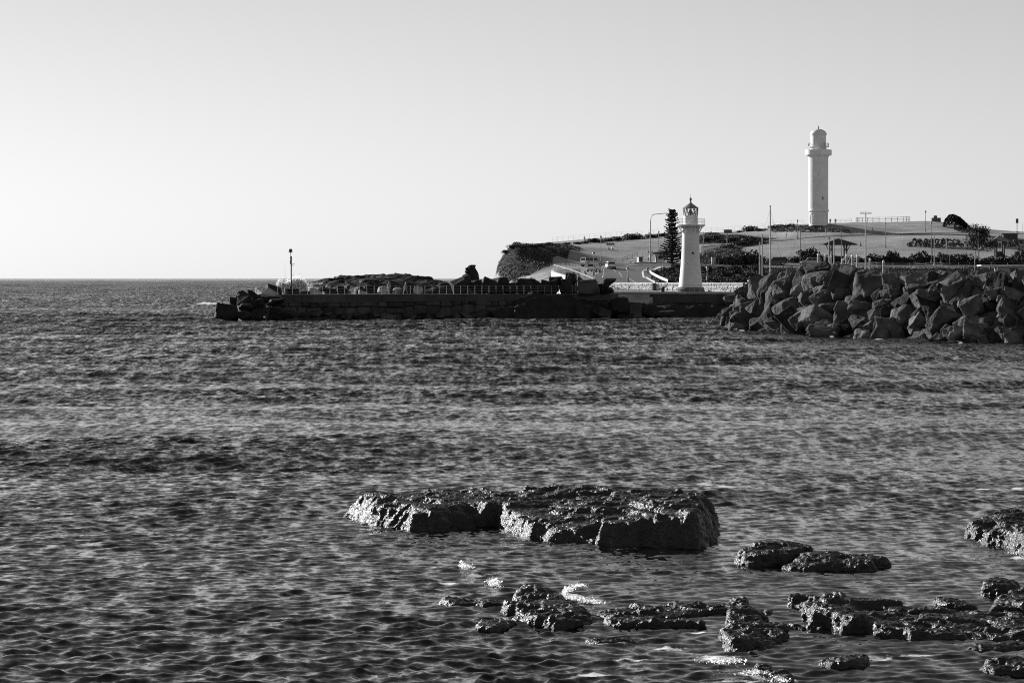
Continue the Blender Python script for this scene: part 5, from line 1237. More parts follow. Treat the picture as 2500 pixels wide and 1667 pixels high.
# ---------------------------------------------------------------- cars
M_TYRE = mat('tyre', 0.02, 0.9); M_RIM = mat('rim', 0.35, 0.4, metal=0.5); M_CGLASS = mat('car_glass', 0.015, 0.08, spec=0.6); M_CWHITE = mat('white_car_paint', 0.70, 0.25, spec=0.5); M_CDARK = mat('dark_car_paint', 0.03, 0.25, spec=0.5); M_CGREY = mat('silver_car_paint', 0.36, 0.3, metal=0.3); M_LAMP = mat('car_lamp', 0.5, 0.2); M_TAIL = mat('tail_lamp', 0.08, 0.3)
def car(name, label, base, rz, paint, L_=4.5, W=1.8, H=1.5, wagon=True, rack=False):
    root = thing(name, label, 'car', (base.x, base.y, base.z), rz, 'cars on the harbour roads')
    # stations along x (front at +x): x, half width at belt, bottom, belt height
    st = [(-L_/2,0.86,0.42,0.80),(-L_/2+0.12,0.95,0.30,0.95),(-L_/2+0.8,1.0,0.25,0.98),(0,1.0,0.24,0.98),(L_/2-1.3,1.0,0.25,0.98),(L_/2-0.75,0.98,0.27,0.92),(L_/2-0.15,0.90,0.32,0.78),(L_/2,0.78,0.42,0.62)]
    m = MB(); v = []; k = H/1.5
    for x, hw, zb, zt in st:
        w_ = hw*W/2; zb *= k; zt *= k
        v += [(x,-w_*0.9,zb),(x,-w_,zb+0.12),(x,-w_,zt-0.10),(x,-w_*0.92,zt),(x,w_*0.92,zt),(x,w_,zt-0.10),(x,w_,zb+0.12),(x,w_*0.9,zb)]
    n = 8; f = [(i*n+a, i*n+(a+1)%n, (i+1)*n+(a+1)%n, (i+1)*n+a) for i in range(len(st)-1) for a in range(n)] + [tuple(range(n))[::-1], tuple((len(st)-1)*n+a for a in range(n))]
    m.add(v, f); body = obj('body', m, paint, root, smooth=False)
    zb = 0.95*k; xr0, xr1 = (-L_/2+0.22, L_/2-1.65) if wagon else (-L_/2+0.7, L_/2-1.65)
    b0, b1 = (-L_/2+0.06 if wagon else -L_/2+0.35), L_/2-1.05
    hw, rw = W/2*0.95, W/2*0.78
    def cab(z0, z1, e): 
        t0 = (z0-zb)/(H-zb); t1 = (z1-zb)/(H-zb); L2 = lambda a, b, t: a+(b-a)*t
        q = []
        for t, z in ((t0,z0),(t1,z1)):
            xa, xb, w_ = L2(b0,xr0,t)-e, L2(b1,xr1,t)+e, L2(hw,rw,t)+e
            q += [(xa,-w_,z),(xb,-w_,z),(xb,w_,z),(xa,w_,z)]
        return MB().add(q, [(0,3,2,1),(4,5,6,7),(0,1,5,4),(1,2,6,5),(2,3,7,6),(3,0,4,7)])
    obj('cabin', cab(zb-0.02, H-0.06, 0.0), paint, root)
    obj('roof', MB().box(((xr0+xr1)/2,0,H-0.03),(xr1-xr0-0.02,2*rw-0.02,0.07), taper=0.94), paint, root)
    def pane(pts): return MB().add(pts, [(0,1,2,3)])
    t = lambda a, b, s: a+(b-a)*s
    z0, z1 = zb+0.06, H-0.12; s0, s1 = (z0-zb)/(H-zb), (z1-zb)/(H-zb)
    for sd in (-1, 1):
        for fa, fb2 in ((0.04,0.30),(0.33,0.60),(0.63,0.92)) if wagon else ((0.08,0.46),(0.50,0.92)):
            p = [(t(t(b0,b1,fa),t(xr0,xr1,fa),s), sd*(t(hw,rw,s)+0.012), z) for s, z in ((s0,z0),)] + [(t(t(b0,b1,fb2),t(xr0,xr1,fb2),s0), sd*(t(hw,rw,s0)+0.012), z0), (t(t(b0,b1,fb2),t(xr0,xr1,fb2),s1), sd*(t(hw,rw,s1)+0.012), z1), (t(t(b0,b1,fa),t(xr0,xr1,fa),s1), sd*(t(hw,rw,s1)+0.012), z1)]
            obj('side_window', pane(p), M_CGLASS, root)
    for nm, a, b, sg in (('rear_window', b0, xr0, -1), ('windscreen', b1, xr1, 1)):
        p = [(t(a,b,s0)+sg*0.012,-t(hw,rw,s0)*0.86,z0),(t(a,b,s0)+sg*0.012,t(hw,rw,s0)*0.86,z0),(t(a,b,s1)+sg*0.012,t(hw,rw,s1)*0.84,z1),(t(a,b,s1)+sg*0.012,-t(hw,rw,s1)*0.84,z1)]
        obj(nm, pane(p), M_CGLASS, root)
    wr = 0.33*k
    for x in (-L_/2+0.85, L_/2-0.85):
        for sd in (-1, 1):
            wh = MB(); y0, y1 = sd*(W/2-0.20), sd*(W/2+0.02)
            wh.tube([(x,y0,wr),(x,y1,wr)], wr, 16); o_ = obj('tyre', wh, M_TYRE, root)
            obj('rim', MB().tube([(x,y1-0.02*sd,wr),(x,y1+0.02*sd,wr)], wr*0.62, 12), M_RIM, o_)
    for sd in (-1, 1):
        obj('headlight', MB().box((L_/2-0.10, sd*W*0.34, 0.66*k),(0.16,0.36,0.16)), M_LAMP, root)
        obj('tail_light', MB().box((-L_/2+0.08, sd*W*0.41, 0.82*k),(0.12,0.26,0.18)), M_TAIL, root)
    obj('rear_bumper', MB().box((-L_/2+0.02,0,0.42*k),(0.14,W*0.86,0.16)), M_CDARK, root)
    obj('front_bumper', MB().box((L_/2-0.05,0,0.40*k),(0.14,W*0.74,0.16)), M_CDARK, root)
    if rack:
        obj('roof_rack', MB().box(((xr0+xr1)/2,0,H+0.08),(xr1-xr0,2*rw,0.04)).box((xr0+0.3,0,H+0.03),(0.05,2*rw,0.08)).box((xr1-0.3,0,H+0.03),(0.05,2*rw,0.08)), M_RIM, root)
    return root
car('car', 'white hatchback seen from behind driving up the road', hit(1490,656.5), math.radians(98), M_CWHITE, 4.2, 1.80, 1.50, wagon=False)
car('car', 'white wagon parked on the left verge near the lamp post', hit(1450,664), math.radians(74), M_CWHITE, 4.6, 1.85, 1.62)
car('car', 'grey high-roofed van parked at the back of the left verge', hit(1444,652), math.radians(40), M_CGREY, 5.0, 1.9, 2.05)
car('car', 'dark off-road wagon with a roof rack on the lower road behind the mast', hit(1894,648), math.radians(180), M_CDARK, 4.7, 1.85, 1.80, rack=True)
car('car', 'pale silver off-road wagon on the lower road left of the mooring posts', hit(1980,649), math.radians(180), M_CGREY, 4.8, 1.88, 1.88)

# ---------------------------------------------------------------- lamps, poles, signs
M_POLE = mat('pole_paint', 0.16, 0.5, metal=0.2); M_POLE_P = mat('pale_pole', 0.5, 0.5); M_LANT = mat('lantern_glass_white', 0.6, 0.3)
def lantern(px, top, base_py, label, Y=None, m=None):
    b = hit(px, base_py) if Y is None else Vector((PX(px, Y), Y, gz(PX(px, Y), Y))); k = b.y/FPX
    zt = PZ(top, b.y) - b.z
    root = thing('street_lamp', label, 'street lamp', tuple(b), group='lantern lamps on the headland')
    obj('base', MB().lathe([(0.17,-0.1),(0.16,0.9),(0.09,1.0)], 8), m or M_POLE, root)
    obj('pole', MB().tube([(0,0,0.9),(0,0,zt-0.75)], [0.085,0.06], 8), m or M_POLE, root)
    obj('lantern', MB().lathe([(0.10,zt-0.75),(0.22,zt-0.35),(0.22,zt-0.30)], 8), M_LANT, root)
    obj('lantern_cap', MB().lathe([(0.27,zt-0.30),(0.18,zt-0.12),(0.05,zt-0.05),(0.03,zt)], 8), M_DARKSTEEL, root)
lantern(1467, 575, 644, 'lantern lamp post on the verge behind the white hatchback, against the lawn')
lantern(1449.5, 614, 674, 'lantern lamp post in front of the white parked wagon')
lantern(1533, 652, 690, 'short lantern lamp post on the near road just behind the white wall')
lantern(1608, 564, 620, 'lantern lamp post immediately left of the conifer')
lantern(1727, 649, 690, 'lantern lamp post on the bank just right of the small lighthouse')
lantern(1947, 536, 586, 'lantern lamp post on the slope left of the tall lighthouse')
lantern(2162, 544, 606, 'thin lantern lamp post on the lawn right of the twin-arm lamp')
lantern(2259.5, 514, 567, 'lantern lamp post on the skyline left of the hilltop bush')
lantern(2274, 541, 646, 'dark lantern lamp post beside the pale pole on the right')
def plain_pole(px, top, base_py, label, m, r=0.07, Y=None, name='pole'):
    b = hit(px, base_py) if Y is None else Vector((PX(px, Y), Y, max(gz(PX(px, Y), Y), 0))); zt = PZ(top, b.y) - b.z
    root = thing(name, label, 'pole', tuple(b), group='plain poles')
    obj('shaft', MB().tube([(0,0,-0.2),(0,0,zt)], [r, r*0.8], 7), m, root); obj('foot', MB().lathe([(r*2,-0.05),(r*2,0.25),(r,0.35)], 8), m, root)
    return root
plain_pole(1717, 566, 622, 'pale pole right beside the small lighthouse gallery', M_POLE_P, 0.10)
plain_pole(1775, 569, 598, 'short pale pole on the scrub slope above the upper road', M_POLE_P, 0.09)
plain_pole(2281, 567, 648, 'pale pole beside the dark lantern lamp on the right', M_POLE_P, 0.13)
plain_pole(2388.5, 568, 645, 'pale pole in front of the loose-crowned tree', M_POLE_P, 0.13)
plain_pole(1726, 598, 628, 'thin grey post at the bend of the upper road', M_POLE, 0.06)
plain_pole(2310.5, 585, 634, 'white-topped marker post in front of the rock bank', M_POLE_P, 0.16)
plain_pole(2319, 620, 645, 'short post with a pale head among the right hedge shrubs', M_POLE_P, 0.06)
plain_pole(2497, 545, 569, 'thin mast at the far right of the skyline', M_POLE, 0.05)
plain_pole(1474, 656, 678, 'short white marker post on the near road', M_WHITE, 0.11)
plain_pole(1567.5, 614, 628, 'thin pale stake on the lawn above the signboard', M_POLE_P, 0.10)
plain_pole(2101, 592, 601, 'stumpy dark bollard on the lawn right of the pavilion', M_DARKSTEEL, 0.12)
def build_tall_lamp():
    b = hit(1588, 641); Y = b.y; z = lambda py: PZ(py, Y)-b.z; k = Y/FPX
    root = thing('street_lamp', 'tall street lamp with a long curved arm left of the conifer', 'street lamp', tuple(b))
    pts = [(0,0,-0.2),(0,0,z(540)),(1.0*k,0,z(532)),(4*k,0,z(526)),(9*k,0,z(523.5)),(22*k,0,z(522.3)),(34*k,0,z(521.2))]
    obj('pole', MB().tube(pts, [0.15,0.11,0.10,0.09,0.08,0.07,0.06], 8), M_STEEL, root)
    obj('lamp_head', MB().box((37*k,0,z(521)),(0.8,0.3,0.14), taper=0.8), M_STEEL, root)
    obj('base', MB().lathe([(0.22,-0.1),(0.22,1.4),(0.15,1.6)], 8), M_STEEL, root)
build_tall_lamp()
def build_twin_lamp():
    Y = 600.0; x = PX(2113.5, Y); zb = gz(x, Y); z = lambda py: PZ(py, Y)-zb; k = Y/FPX
    root = thing('street_lamp', 'tall lamp with two level arms and bird spikes right of the pavilion', 'street lamp', (x, Y, zb))
    obj('pole', MB().tube([(0,0,-0.2),(0,0,z(519))], [0.17,0.11], 8), M_STEEL, root)
    for s in (-1, 1):
        a = obj('arm', MB().tube([(0,0,z(521.5)),(s*14*k,0,z(521))], 0.06, 6), M_DARKSTEEL, root)
        obj('lamp_head', MB().box((s*9.5*k,0,z(521)),(0.9,0.35,0.18), taper=0.85), M_DARKSTEEL, a)
    sp = MB(); rr = random.Random(2)
    for i in range(18):
        xx = -13*k + 26*k*i/17.0; sp.tube([(xx,0,z(520)),(xx+rr.uniform(-0.25,0.25),0,z(515.5))], 0.012, 3)
    obj('bird_spikes', sp, M_STEEL, root)
build_twin_lamp()
def board_sign(px, top, base_py, wpx, hpx, label, m, Y=None):
    b = hit(px, base_py); k = b.y/FPX; zt = PZ(top, b.y)-b.z
    root = thing('signboard', label, 'signboard', tuple(b))
    obj('post', MB().tube([(0,0,-0.1),(0,0,zt-hpx*k)], 0.09, 6), M_POLE, root)
    obj('board', MB().box((0,-0.12,zt-hpx*k/2),(wpx*k,0.25,hpx*k)), m, root)
    obj('foot', MB().lathe([(0.4,-0.05),(0.4,0.2),(0.1,0.3)], 8), M_POLE, root)
board_sign(2483, 534, 568, 6, 11, 'boxy dark board on a pole at the far right skyline', M_DARKSTEEL)
board_sign(2277, 585, 641, 5, 20, 'tall narrow dark notice on a post in front of the rock bank', M_DARKSTEEL)
def info_box():
    b = hit(1562, 641); k = b.y/FPX
    root = thing('cabinet', 'upright service cabinet with a white side and a dark face by the road', 'cabinet', tuple(b), 0.55)
    obj('body', MB().box((0,0,0.6),(1.0,0.9,1.25)), M_DARKSTEEL, root); obj('side_panel', MB().box((-0.52,0,0.62),(0.04,0.86,1.2)), M_WHITE, root); obj('lid', MB().box((0,0,1.26),(1.15,1.0,0.08)), M_CONC, root)
info_box()
def kiosk():
    b = hit(1611, 642.5); k = b.y/FPX
    root = thing('kiosk', 'small white kiosk under a dark sloping canopy left of the conifer', 'kiosk', (b.x, b.y+1.5, gz(b.x, b.y+1.5)))
    obj('counter', MB().box((0,0,0.9),(2.0,1.6,1.9)), M_WHITE, root)
    obj('canopy', MB().lathe([(2.6,1.92),(2.5,2.05),(1.6,2.4),(0.2,2.65)], 14), M_DARKSTEEL, root)
    for s in (-1, 1): obj('post', MB().tube([(s*1.8,-1.2,-0.2),(s*1.8,-1.2,2.0)], 0.06, 6), M_POLE_P, root)
    obj('hatch', MB().box((0.2,-0.82,1.2),(1.0,0.06,0.7)), M_DARKSTEEL, root)
kiosk()
def stair_rail():
    p = [hit(1520,641), hit(1532,637), hit(1544,632), hit(1556,627)]
    railing('stair_railing', 'sloping dark handrail climbing the lawn left of the service cabinet', [tuple(q) for q in p], 1.1, n_rails=2, rp=0.05, rr=0.05, m=M_DARKSTEEL)
stair_rail()
# hilltop fences
def ridge_point(px):
    Y = np.arange(700, 860, 1.0); X = PX(px, 1.0)*Y; g = ground(X, Y); e = (g-CAM_H)/Y; i = int(np.argmax(e)); return Vector((X[i], Y[i]-1.0, float(ground([X[i]], [Y[i]-1.0])[0])))
railing('hilltop_fence', 'thin wire fence along the skyline left of the conifer', [tuple(ridge_point(px)) for px in range(1348, 1636, 13)], 1.3, n_rails=2, rp=0.03, rr=0.012, m=M_STEEL, cat='fence')
railing('hilltop_fence', 'thin wire fence along the skyline between the two lighthouses', [tuple(ridge_point(px)) for px in range(1722, 1962, 14)], 1.3, n_rails=2, rp=0.03, rr=0.012, m=M_STEEL, cat='fence')
railing('hilltop_fence', 'thin low fence on the skyline right of the tall lighthouse', [tuple(ridge_point(px)) for px in range(2036, 2092, 14)], 1.0, n_rails=2, rp=0.05, rr=0.03, m=M_STEEL, cat='fence')
railing('enclosure_fence', 'dark railed enclosure on the hilltop skyline right of the tall lighthouse', [tuple(ridge_point(px)) for px in [2089,2092,2096,2105,2117,2130,2145,2160,2175,2190,2204,2212,2216,2220]], 1.35, n_rails=3, rp=0.08, rr=0.045, m=M_DARKSTEEL, cat='fence')
# lower railing with the white low wall behind it
lp = [hit(px, 646.5) for px in range(1722, 1866, 11)]
railing('lower_railing', 'dark railing along the lower path right of the small lighthouse', [tuple(p) for p in lp], 1.25, n_rails=2, rp=0.05, rr=0.045, m=M_DARKSTEEL)
w0, w1 = hit(1762, 645.0), hit(1866, 645.0); wv = w1-w0
o = obj('low_wall', MB().box((0,0,0.1),(wv.length,0.4,0.75), math.atan2(wv.y, wv.x)), M_WHITE, None, tuple((w0+w1)/2 + Vector((0,0.8,0)))); tag(o, 'low white wall behind the lower railing', 'wall')
b = hit(1743, 645); o = obj('site_hut', MB().box((0,0,0.75),(1.1,1.0,1.5)).box((0,0,1.53),(1.25,1.15,0.08)), M_WHITE, None, tuple(b)); tag(o, 'small white hut-like box at the left end of the lower railing', 'hut')
# rails right of the hedge
railing('road_railing', 'long thin rail along the lower road above the rubble on the right', [tuple(hit(px, 652)) for px in range(2060, 2560, 40)], 1.0, n_rails=2, rp=0.04, rr=0.03, m=M_POLE)
# curved viewing wall with railing
def build_curved_wall():
    pl = [(1449,424,699),(1435,429.5,693),(1420,436,687),(1405,443,681),(1390,450,675.5),(1377,456.5,671.5),(1365,463,668),(1357,470,665.5),(1352.5,478,663.5),(1353,487,661.5),(1358,497,660),(1368,507,659),(1382,517,658),(1400,527,657.5),(1418,536,657)]
    pts = [P(px, py, Y) for px, Y, py in pl]; c = pts[7]
    root = thing('retaining_wall', 'curved white retaining wall at the end of the road left of the parked cars', 'wall', (c.x, c.y, 0))
    v = []
    for i, p in enumerate(pts):
        d = (pts[min(i+1, len(pts)-1)] - pts[max(i-1, 0)]); n_ = Vector((-d.y, d.x, 0)).normalized()
        for off, z in ((0.0, p.z+0.08), (-0.45, p.z+0.08), (-0.45, -0.5), (0.55, -0.5)):
            q = p - n_*off if True else p
            v.append((q.x-c.x, q.y-c.y, z))
    f = [(i*4+a, (i+1)*4+a, (i+1)*4+(a+1)%4, i*4+(a+1)%4) for i in range(len(pts)-1) for a in range(4)]
    obj('wall', MB().add(v, f), M_LIMEW, root)
    dense = []
    for a, b_ in zip(pts, pts[1:]):
        for t in (0, 0.2, 0.4, 0.6, 0.8): dense.append(a.lerp(b_, t))
    railing('curved_railing', 'curved railing of close upright bars on the white retaining wall', [tuple(p + Vector((0,0,0.06))) for p in dense], 1.15, n_rails=1, rp=0.035, rr=0.06, m=M_STEEL)
build_curved_wall()
def guard_rail():
    px = [(1586.5,667),(1586,670.5),(1590,675),(1598,680.5),(1608,686),(1620,691.5),(1630,696)]
    pts = [hit(a, b_+1.5) for a, b_ in px]; c = pts[3]
    root = thing('guard_rail', 'white painted guard rail curving beside the footpath to the quay', 'guard rail', tuple(c))
    v = []
    for p in pts:
        q = p-c; v += [(q.x,q.y,q.z+0.55),(q.x,q.y,q.z+0.95),(q.x+0.12,q.y,q.z+0.95),(q.x+0.12,q.y,q.z+0.55)]
    f = [(i*4+a, (i+1)*4+a, (i+1)*4+(a+1)%4, i*4+(a+1)%4) for i in range(len(pts)-1) for a in range(4)]
    obj('beam', MB().add(v, f), M_WHITE, root)
    for a, b_ in zip(pts, pts[1:]):
        for t in (0.1, 0.6):
            q = a.lerp(b_, t)-c; obj('post', MB().box((q.x+0.2,q.y+0.1,q.z+0.4),(0.16,0.16,0.9)), M_DARKSTEEL, root)
guard_rail()
# cyclist
def bicycle():
    b = hit(1580, 671)
    root = thing('bicycle', 'bicycle ridden up the footpath beside the kerb', 'bicycle', tuple(b), 0.25)
    for y in (-0.52, 0.52): 
        w_ = obj('wheel', MB().tube([(0, y+0.34*math.cos(t*math.pi/8), 0.34+0.34*math.sin(t*math.pi/8)) for t in range(17)], 0.025, 5, caps=False), M_TYRE, root)
    obj('frame', MB().tube([(0,0.52,0.34),(0,0.15,0.85),(0,-0.42,0.82),(0,-0.05,0.30),(0,0.15,0.85)], 0.022, 5).tube([(0,-0.52,0.34),(0,-0.42,0.95)], 0.02, 5), M_CLOTH_D, root)
    obj('handlebar', MB().tube([(-0.22,-0.55,1.0),(0,-0.44,0.98),(0.22,-0.55,1.0)], 0.015, 5), M_CLOTH_D, root)
    obj('saddle', MB().box((0,0.17,0.90),(0.14,0.26,0.06)), M_CLOTH_D, root)
    person(1580, 671, 'cycle', Lc, D, 'cyclist in a pale top riding up the footpath beside the kerb', 0.25, b)
bicycle()
def bench(px, py, label):
    b = hit(px, py); root = thing('park_bench', label, 'bench', tuple(b), 0.3)
    obj('seat', MB().box((0,0,0.45),(2.2,0.5,0.06)), M_BARK, root); obj('backrest', MB().box((0,0.25,0.75),(2.2,0.06,0.4)), M_BARK, root)
    for s in (-1,1): obj('leg', MB().box((s*0.9,0,0.2),(0.08,0.45,0.46)), M_DARKSTEEL, root)
    return b
bb = bench(1491, 603, 'park bench on the lawn above the two sitting figures')
person(0, 0, 'sit', Lc, Mc, 'person in a white top sitting on the park bench, left', 0.3, bb + Vector((-0.4, -0.02, 0.36)), 0.95)
person(0, 0, 'sit', D, D, 'person in dark clothes sitting on the park bench, right', 0.3, bb + Vector((0.45, 0.25, 0.36)), 0.95)
bq = hit(1777, 569); root = thing('storage_box', 'low dark box with a flat lid on the skyline between the two lighthouses', 'box', tuple(bq)); obj('body', MB().box((0,0,0.4),(2.2,1.0,0.9)), M_MORTAR, root); obj('lid', MB().box((0,0,0.9),(2.4,1.15,0.1)), M_DARKSTEEL, root)
def monument():
    b = ridge_point(2284); root = thing('monument', 'stepped dark stone block on the hilltop left of the big bush', 'monument', tuple(b))
    obj('lower_block', MB().box((0,0,0.45),(2.5,1.6,1.2)), M_MORTAR, root); obj('upper_block', MB().box((-0.2,0,1.35),(0.9,0.9,0.7)), M_MORTAR, root)
monument()
def rockery(label, x0, x1, pb, pt, n, seed):
    r = random.Random(seed); root = thing('rock_bank', label, 'rock bank', tuple(hit((x0+x1)/2, pb)))
    c = Vector(root.location); mb = MB(); base = BV[3]
    vv = [[tuple(v.co) for v in bm_.vertices] for bm_ in BV[:3]]; ff = [[tuple(p.vertices) for p in bm_.polygons] for bm_ in BV[:3]]
    lowpoly = []
    for sd in range(5):
        bm = bmesh.new(); rr = random.Random(sd)
        for _ in range(9): bm.verts.new(Vector((rr.uniform(-1,1), rr.uniform(-1,1), rr.uniform(-1,1))).normalized()*rr.uniform(0.8,1.1))
        bmesh.ops.convex_hull(bm, input=bm.verts); bm.verts.index_update()
        lowpoly.append(([tuple(v.co) for v in bm.verts], [tuple(v.index for v in f.verts) for f in bm.faces])); bm.free()
    for i in range(n):
        t = r.random(); px = x0 + (x1-x0)*r.random(); py = pb + (pt-pb)*t*(min(1, 6*min((px-x0), (x1-px))/(x1-x0)+0.35))
        q = hit(px, pb-0.5); p = Vector((q.x, q.y - 0.3 + t*1.2, PZ(py, q.y))); s = r.uniform(0.22, 0.5); a = r.uniform(0, 6.28)
        vs_, fs_ = lowpoly[r.randrange(5)]; ca, sa = math.cos(a), math.sin(a)
        mb.add([(p.x-c.x+(v[0]*ca-v[1]*sa)*s, p.y-c.y+(v[0]*sa+v[1]*ca)*s, p.z-c.z+v[2]*s*0.8) for v in vs_], fs_)
    o = obj('stones', mb, M_BOULDER, root); stuff(o)
rockery('dark rock bank retaining the mound of the tall lighthouse', 1888, 2075, 567, 557, 210, 1)
rockery('dark rock bank across the lawn, left of the leafy tree', 2218, 2352, 603, 584, 300, 2)
rockery('dark rock bank behind the small pavilion at the right edge', 2405, 2540, 603, 587, 260, 3)
def pavilion(px, py, Y, wpx, top, eave, label, m):
    b = hit(px, py) if Y is None else Vector((PX(px, Y), Y, gz(PX(px, Y), Y))); k = b.y/FPX; z = lambda q: PZ(q, b.y)-b.z; R = wpx*k/2
    root = thing('pavilion', label, 'pavilion', tuple(b), 0.12)
    rf = MB(); r2 = R*1.0
    pts = [(-r2,-r2*0.62,z(eave)),(r2,-r2*0.62,z(eave)),(r2,r2*0.62,z(eave)),(-r2,r2*0.62,z(eave))]
    rf.add(pts + [(0,0,z(top))] + [(p[0]*0.98,p[1]*0.98,p[2]-0.18) for p in pts], [(0,1,4),(1,2,4),(2,3,4),(3,0,4),(0,5,6,1),(1,6,7,2),(2,7,8,3),(3,8,5,0),(8,7,6,5)])
    o = obj('roof', rf, m, root)
    for sx in (-1,1):
        for sy in (-1,1):
            xx, yy = sx*R*0.42, sy*R*0.3
            obj('post', MB().box((xx,yy,z(eave)/2-0.1),(0.32,0.32,z(eave)+0.1)), M_BARK, root)
            obj('brace', MB().tube([(xx,yy,z(eave)*0.55),(xx+sx*R*0.22,yy,z(eave)-0.1)], 0.10, 5), M_BARK, root)
    obj('table', MB().box((0,0,0.75),(2.0,0.9,0.08)).box((0,0,0.35),(0.3,0.5,0.75)), M_BARK, root)
    obj('screen_wall', MB().box((0,R*0.3,0.6),(R*0.8,0.15,1.4)), M_BARK, root)
    return root
M_TILE = mat('dark_roof_tiles', 0.05, 0.8, var=0.2, scale=2.0); M_TILE2 = mat('grey_roof_tiles', 0.20, 0.8, var=0.2, scale=2.0)
pavilion(2046, 0, 655, 86, 582, 596.5, 'open picnic pavilion with a dark hipped roof behind the mooring posts', M_TILE)
pavilion(2440, 0, 668, 46, 575, 587.5, 'small open pavilion with a grey hipped roof at the right', M_TILE2)
def bunker():
    b = hit(2468, 590); root = thing('bunker', 'low concrete lookout with dark openings on the right skyline slope', 'bunker', tuple(b + Vector((0,2,0.3)))); k = b.y/FPX
    obj('walls', MB().box((0,0,0.7),(3.6,3.0,1.8)), M_CONC_D, root); obj('roof', MB().box((0,0,1.68),(4.4,3.4,0.18)), M_MORTAR, root)
    for x in (-0.9, 1.0): obj('opening', MB().box((x,-1.52,0.7),(1.2,0.06,1.2)), M_DARKSTEEL, root)
bunker()
def shed():
    Y = 575.0; x = PX(2470, Y); zb = gz(x, Y); zt = PZ(647, Y)
    root = thing('shed', 'long flat-roofed harbour shed at the right edge behind the rubble', 'shed', (x, Y, zb)); h = zt-zb
    obj('walls', MB().box((1.5,0,h/2-0.2),(9.5,4,h-0.3)), M_CONC, root); obj('roof', MB().box((0,0,h-0.1),(13.5,5.5,0.22)), M_WHITE, root)
    for xx in (-5.0,-3.4): obj('post', MB().tube([(xx,-2.2,-0.2),(xx,-2.2,h-0.2)], 0.12, 6), M_WHITE, root)
    obj('door', MB().box((0.2,-2.03,h*0.4),(1.6,0.06,h*0.7)), M_DARKSTEEL, root)
shed()

# ---------------------------------------------------------------- harbour: posts, boats
M_PILE = mat('weathered_white_pile', 0.42, 0.8, var=0.3, scale=1.2)
for i, (px, top, w_) in enumerate([(1998,618,6),(2014,620,5),(2028.5,622,5),(2057,631,4.5),(2067,620,5),(2081,620,5.5),(2093,621,5),(2124,630,5.5),(2157,635,5.5)]):
    Y = 345.0 - i*2.5; r_ = w_*Y/FPX/2; zt = PZ(top, Y)
    root = thing('mooring_post', f'round white-topped mooring post, {ordw(i+1)} from the left behind the rubble crest', 'post', (PX(px, Y), Y, -1.0), group='mooring posts in the boat harbour')
    obj('shaft', MB().lathe([(r_,0),(r_,zt+0.6),(r_*0.96,zt+0.7)], 10), M_PILE, root); obj('cap', MB().lathe([(r_*1.02,zt+0.7),(r_*0.9,zt+0.9),(r_*0.2,zt+1.0)], 10), M_WHITE, root)
Y = 338.0; a, b_ = P(2048,655,Y), P(2080,618,Y)
o = thing('gangway', 'white sloping gangway frame between the mooring posts', 'gangway', (a.x, Y, 0.0)); c = Vector(o.location)
obj('stringer', MB().tube([P(2044,660,Y)-c, P(2066,622,Y)-c, P(2082,619,Y)-c], 0.07, 6), M_WHITE, o); obj('stringer', MB().tube([P(2062,660,Y+1)-c, P(2078,625,Y+1)-c], 0.05, 6), M_WHITE, o)
for t in (0.15,0.4,0.65,0.9): q = P(2044,660,Y).lerp(P(2066,622,Y), t)-c; obj('rung', MB().tube([q, q+Vector((0.75,1,0))], 0.03, 5), M_WHITE, o)
obj('support', MB().tube([P(2066,622,Y)-c, (P(2066,622,Y).x-c.x, 0, -1.0)], 0.08, 6), M_WHITE, o)
M_WIRE = mat('dull_wire', 0.06, 1.0, spec=0.0); M_MAST = mat('aluminium_mast', 0.42, 0.35, metal=0.4)
def yacht(px, top, Y, label, m, r=0.09, L_=8.0, spread=None):
    x = PX(px, Y); zt = PZ(top, Y); root = thing('yacht', label, 'yacht', (x, Y, 0.0), rnd.uniform(-0.3,0.3), 'yachts in the boat harbour')
    st = [(-L_/2,0.7,0.9),(-L_/4,1.2,0.95),(0,1.3,1.0),(L_/4,0.95,1.1),(L_/2,0.05,1.3)]; v = []
    for xx, hw, z in st: v += [(xx,-hw,z),(xx,-hw*0.7,0.1),(xx,0,-0.5),(xx,hw*0.7,0.1),(xx,hw,z)]
    f = [(i*5+a, (i+1)*5+a, (i+1)*5+a+1, i*5+a+1) for i in range(4) for a in range(4)] + [(i*5+4, (i+1)*5+4, (i+1)*5, i*5) for i in range(4)] + [(0,1,2,3,4)]
    obj('hull', MB().add(v, f), M_WHITE, root); obj('cabin', MB().box((0.3,0,1.25),(2.6,1.5,0.6), taper=0.85), M_WHITE, root)
    obj('mast', MB().tube([(0.6,0,0.9),(0.6,0,zt)], [r, r*0.75], 7), m, root); obj('boom', MB().tube([(0.6,0,2.1),(-2.8,0,2.0)], 0.07, 6), m, root)
    obj('spreader', MB().tube([(0.6,-0.9,zt*0.55),(0.6,0.9,zt*0.55)], 0.035, 5), m, root)
    for e in ((0.6,-1.2),(0.6,1.2),(-3.8,0),(3.9,0)): obj('stay', MB().tube([(0.6,0,zt*0.98),(e[0],e[1],1.0)], 0.012, 3), M_WIRE, root)
    obj('masthead', MB().box((0.6,0,zt+0.08),(0.2,0.08,0.2)), M_DARKSTEEL, root)
yacht(1871, 505, 430, 'yacht with the tallest mast between the two lighthouses', M_MAST, 0.13, 9)
yacht(1944, 553, 415, 'yacht with a dark mast in front of the pale off-road wagon', M_POLE, 0.08)
yacht(2045, 565, 440, 'yacht with a thin mast in front of the pavilion', M_POLE_P, 0.07)
yacht(2370, 611, 400, 'yacht with a short mast in front of the leafy tree', M_POLE, 0.08)
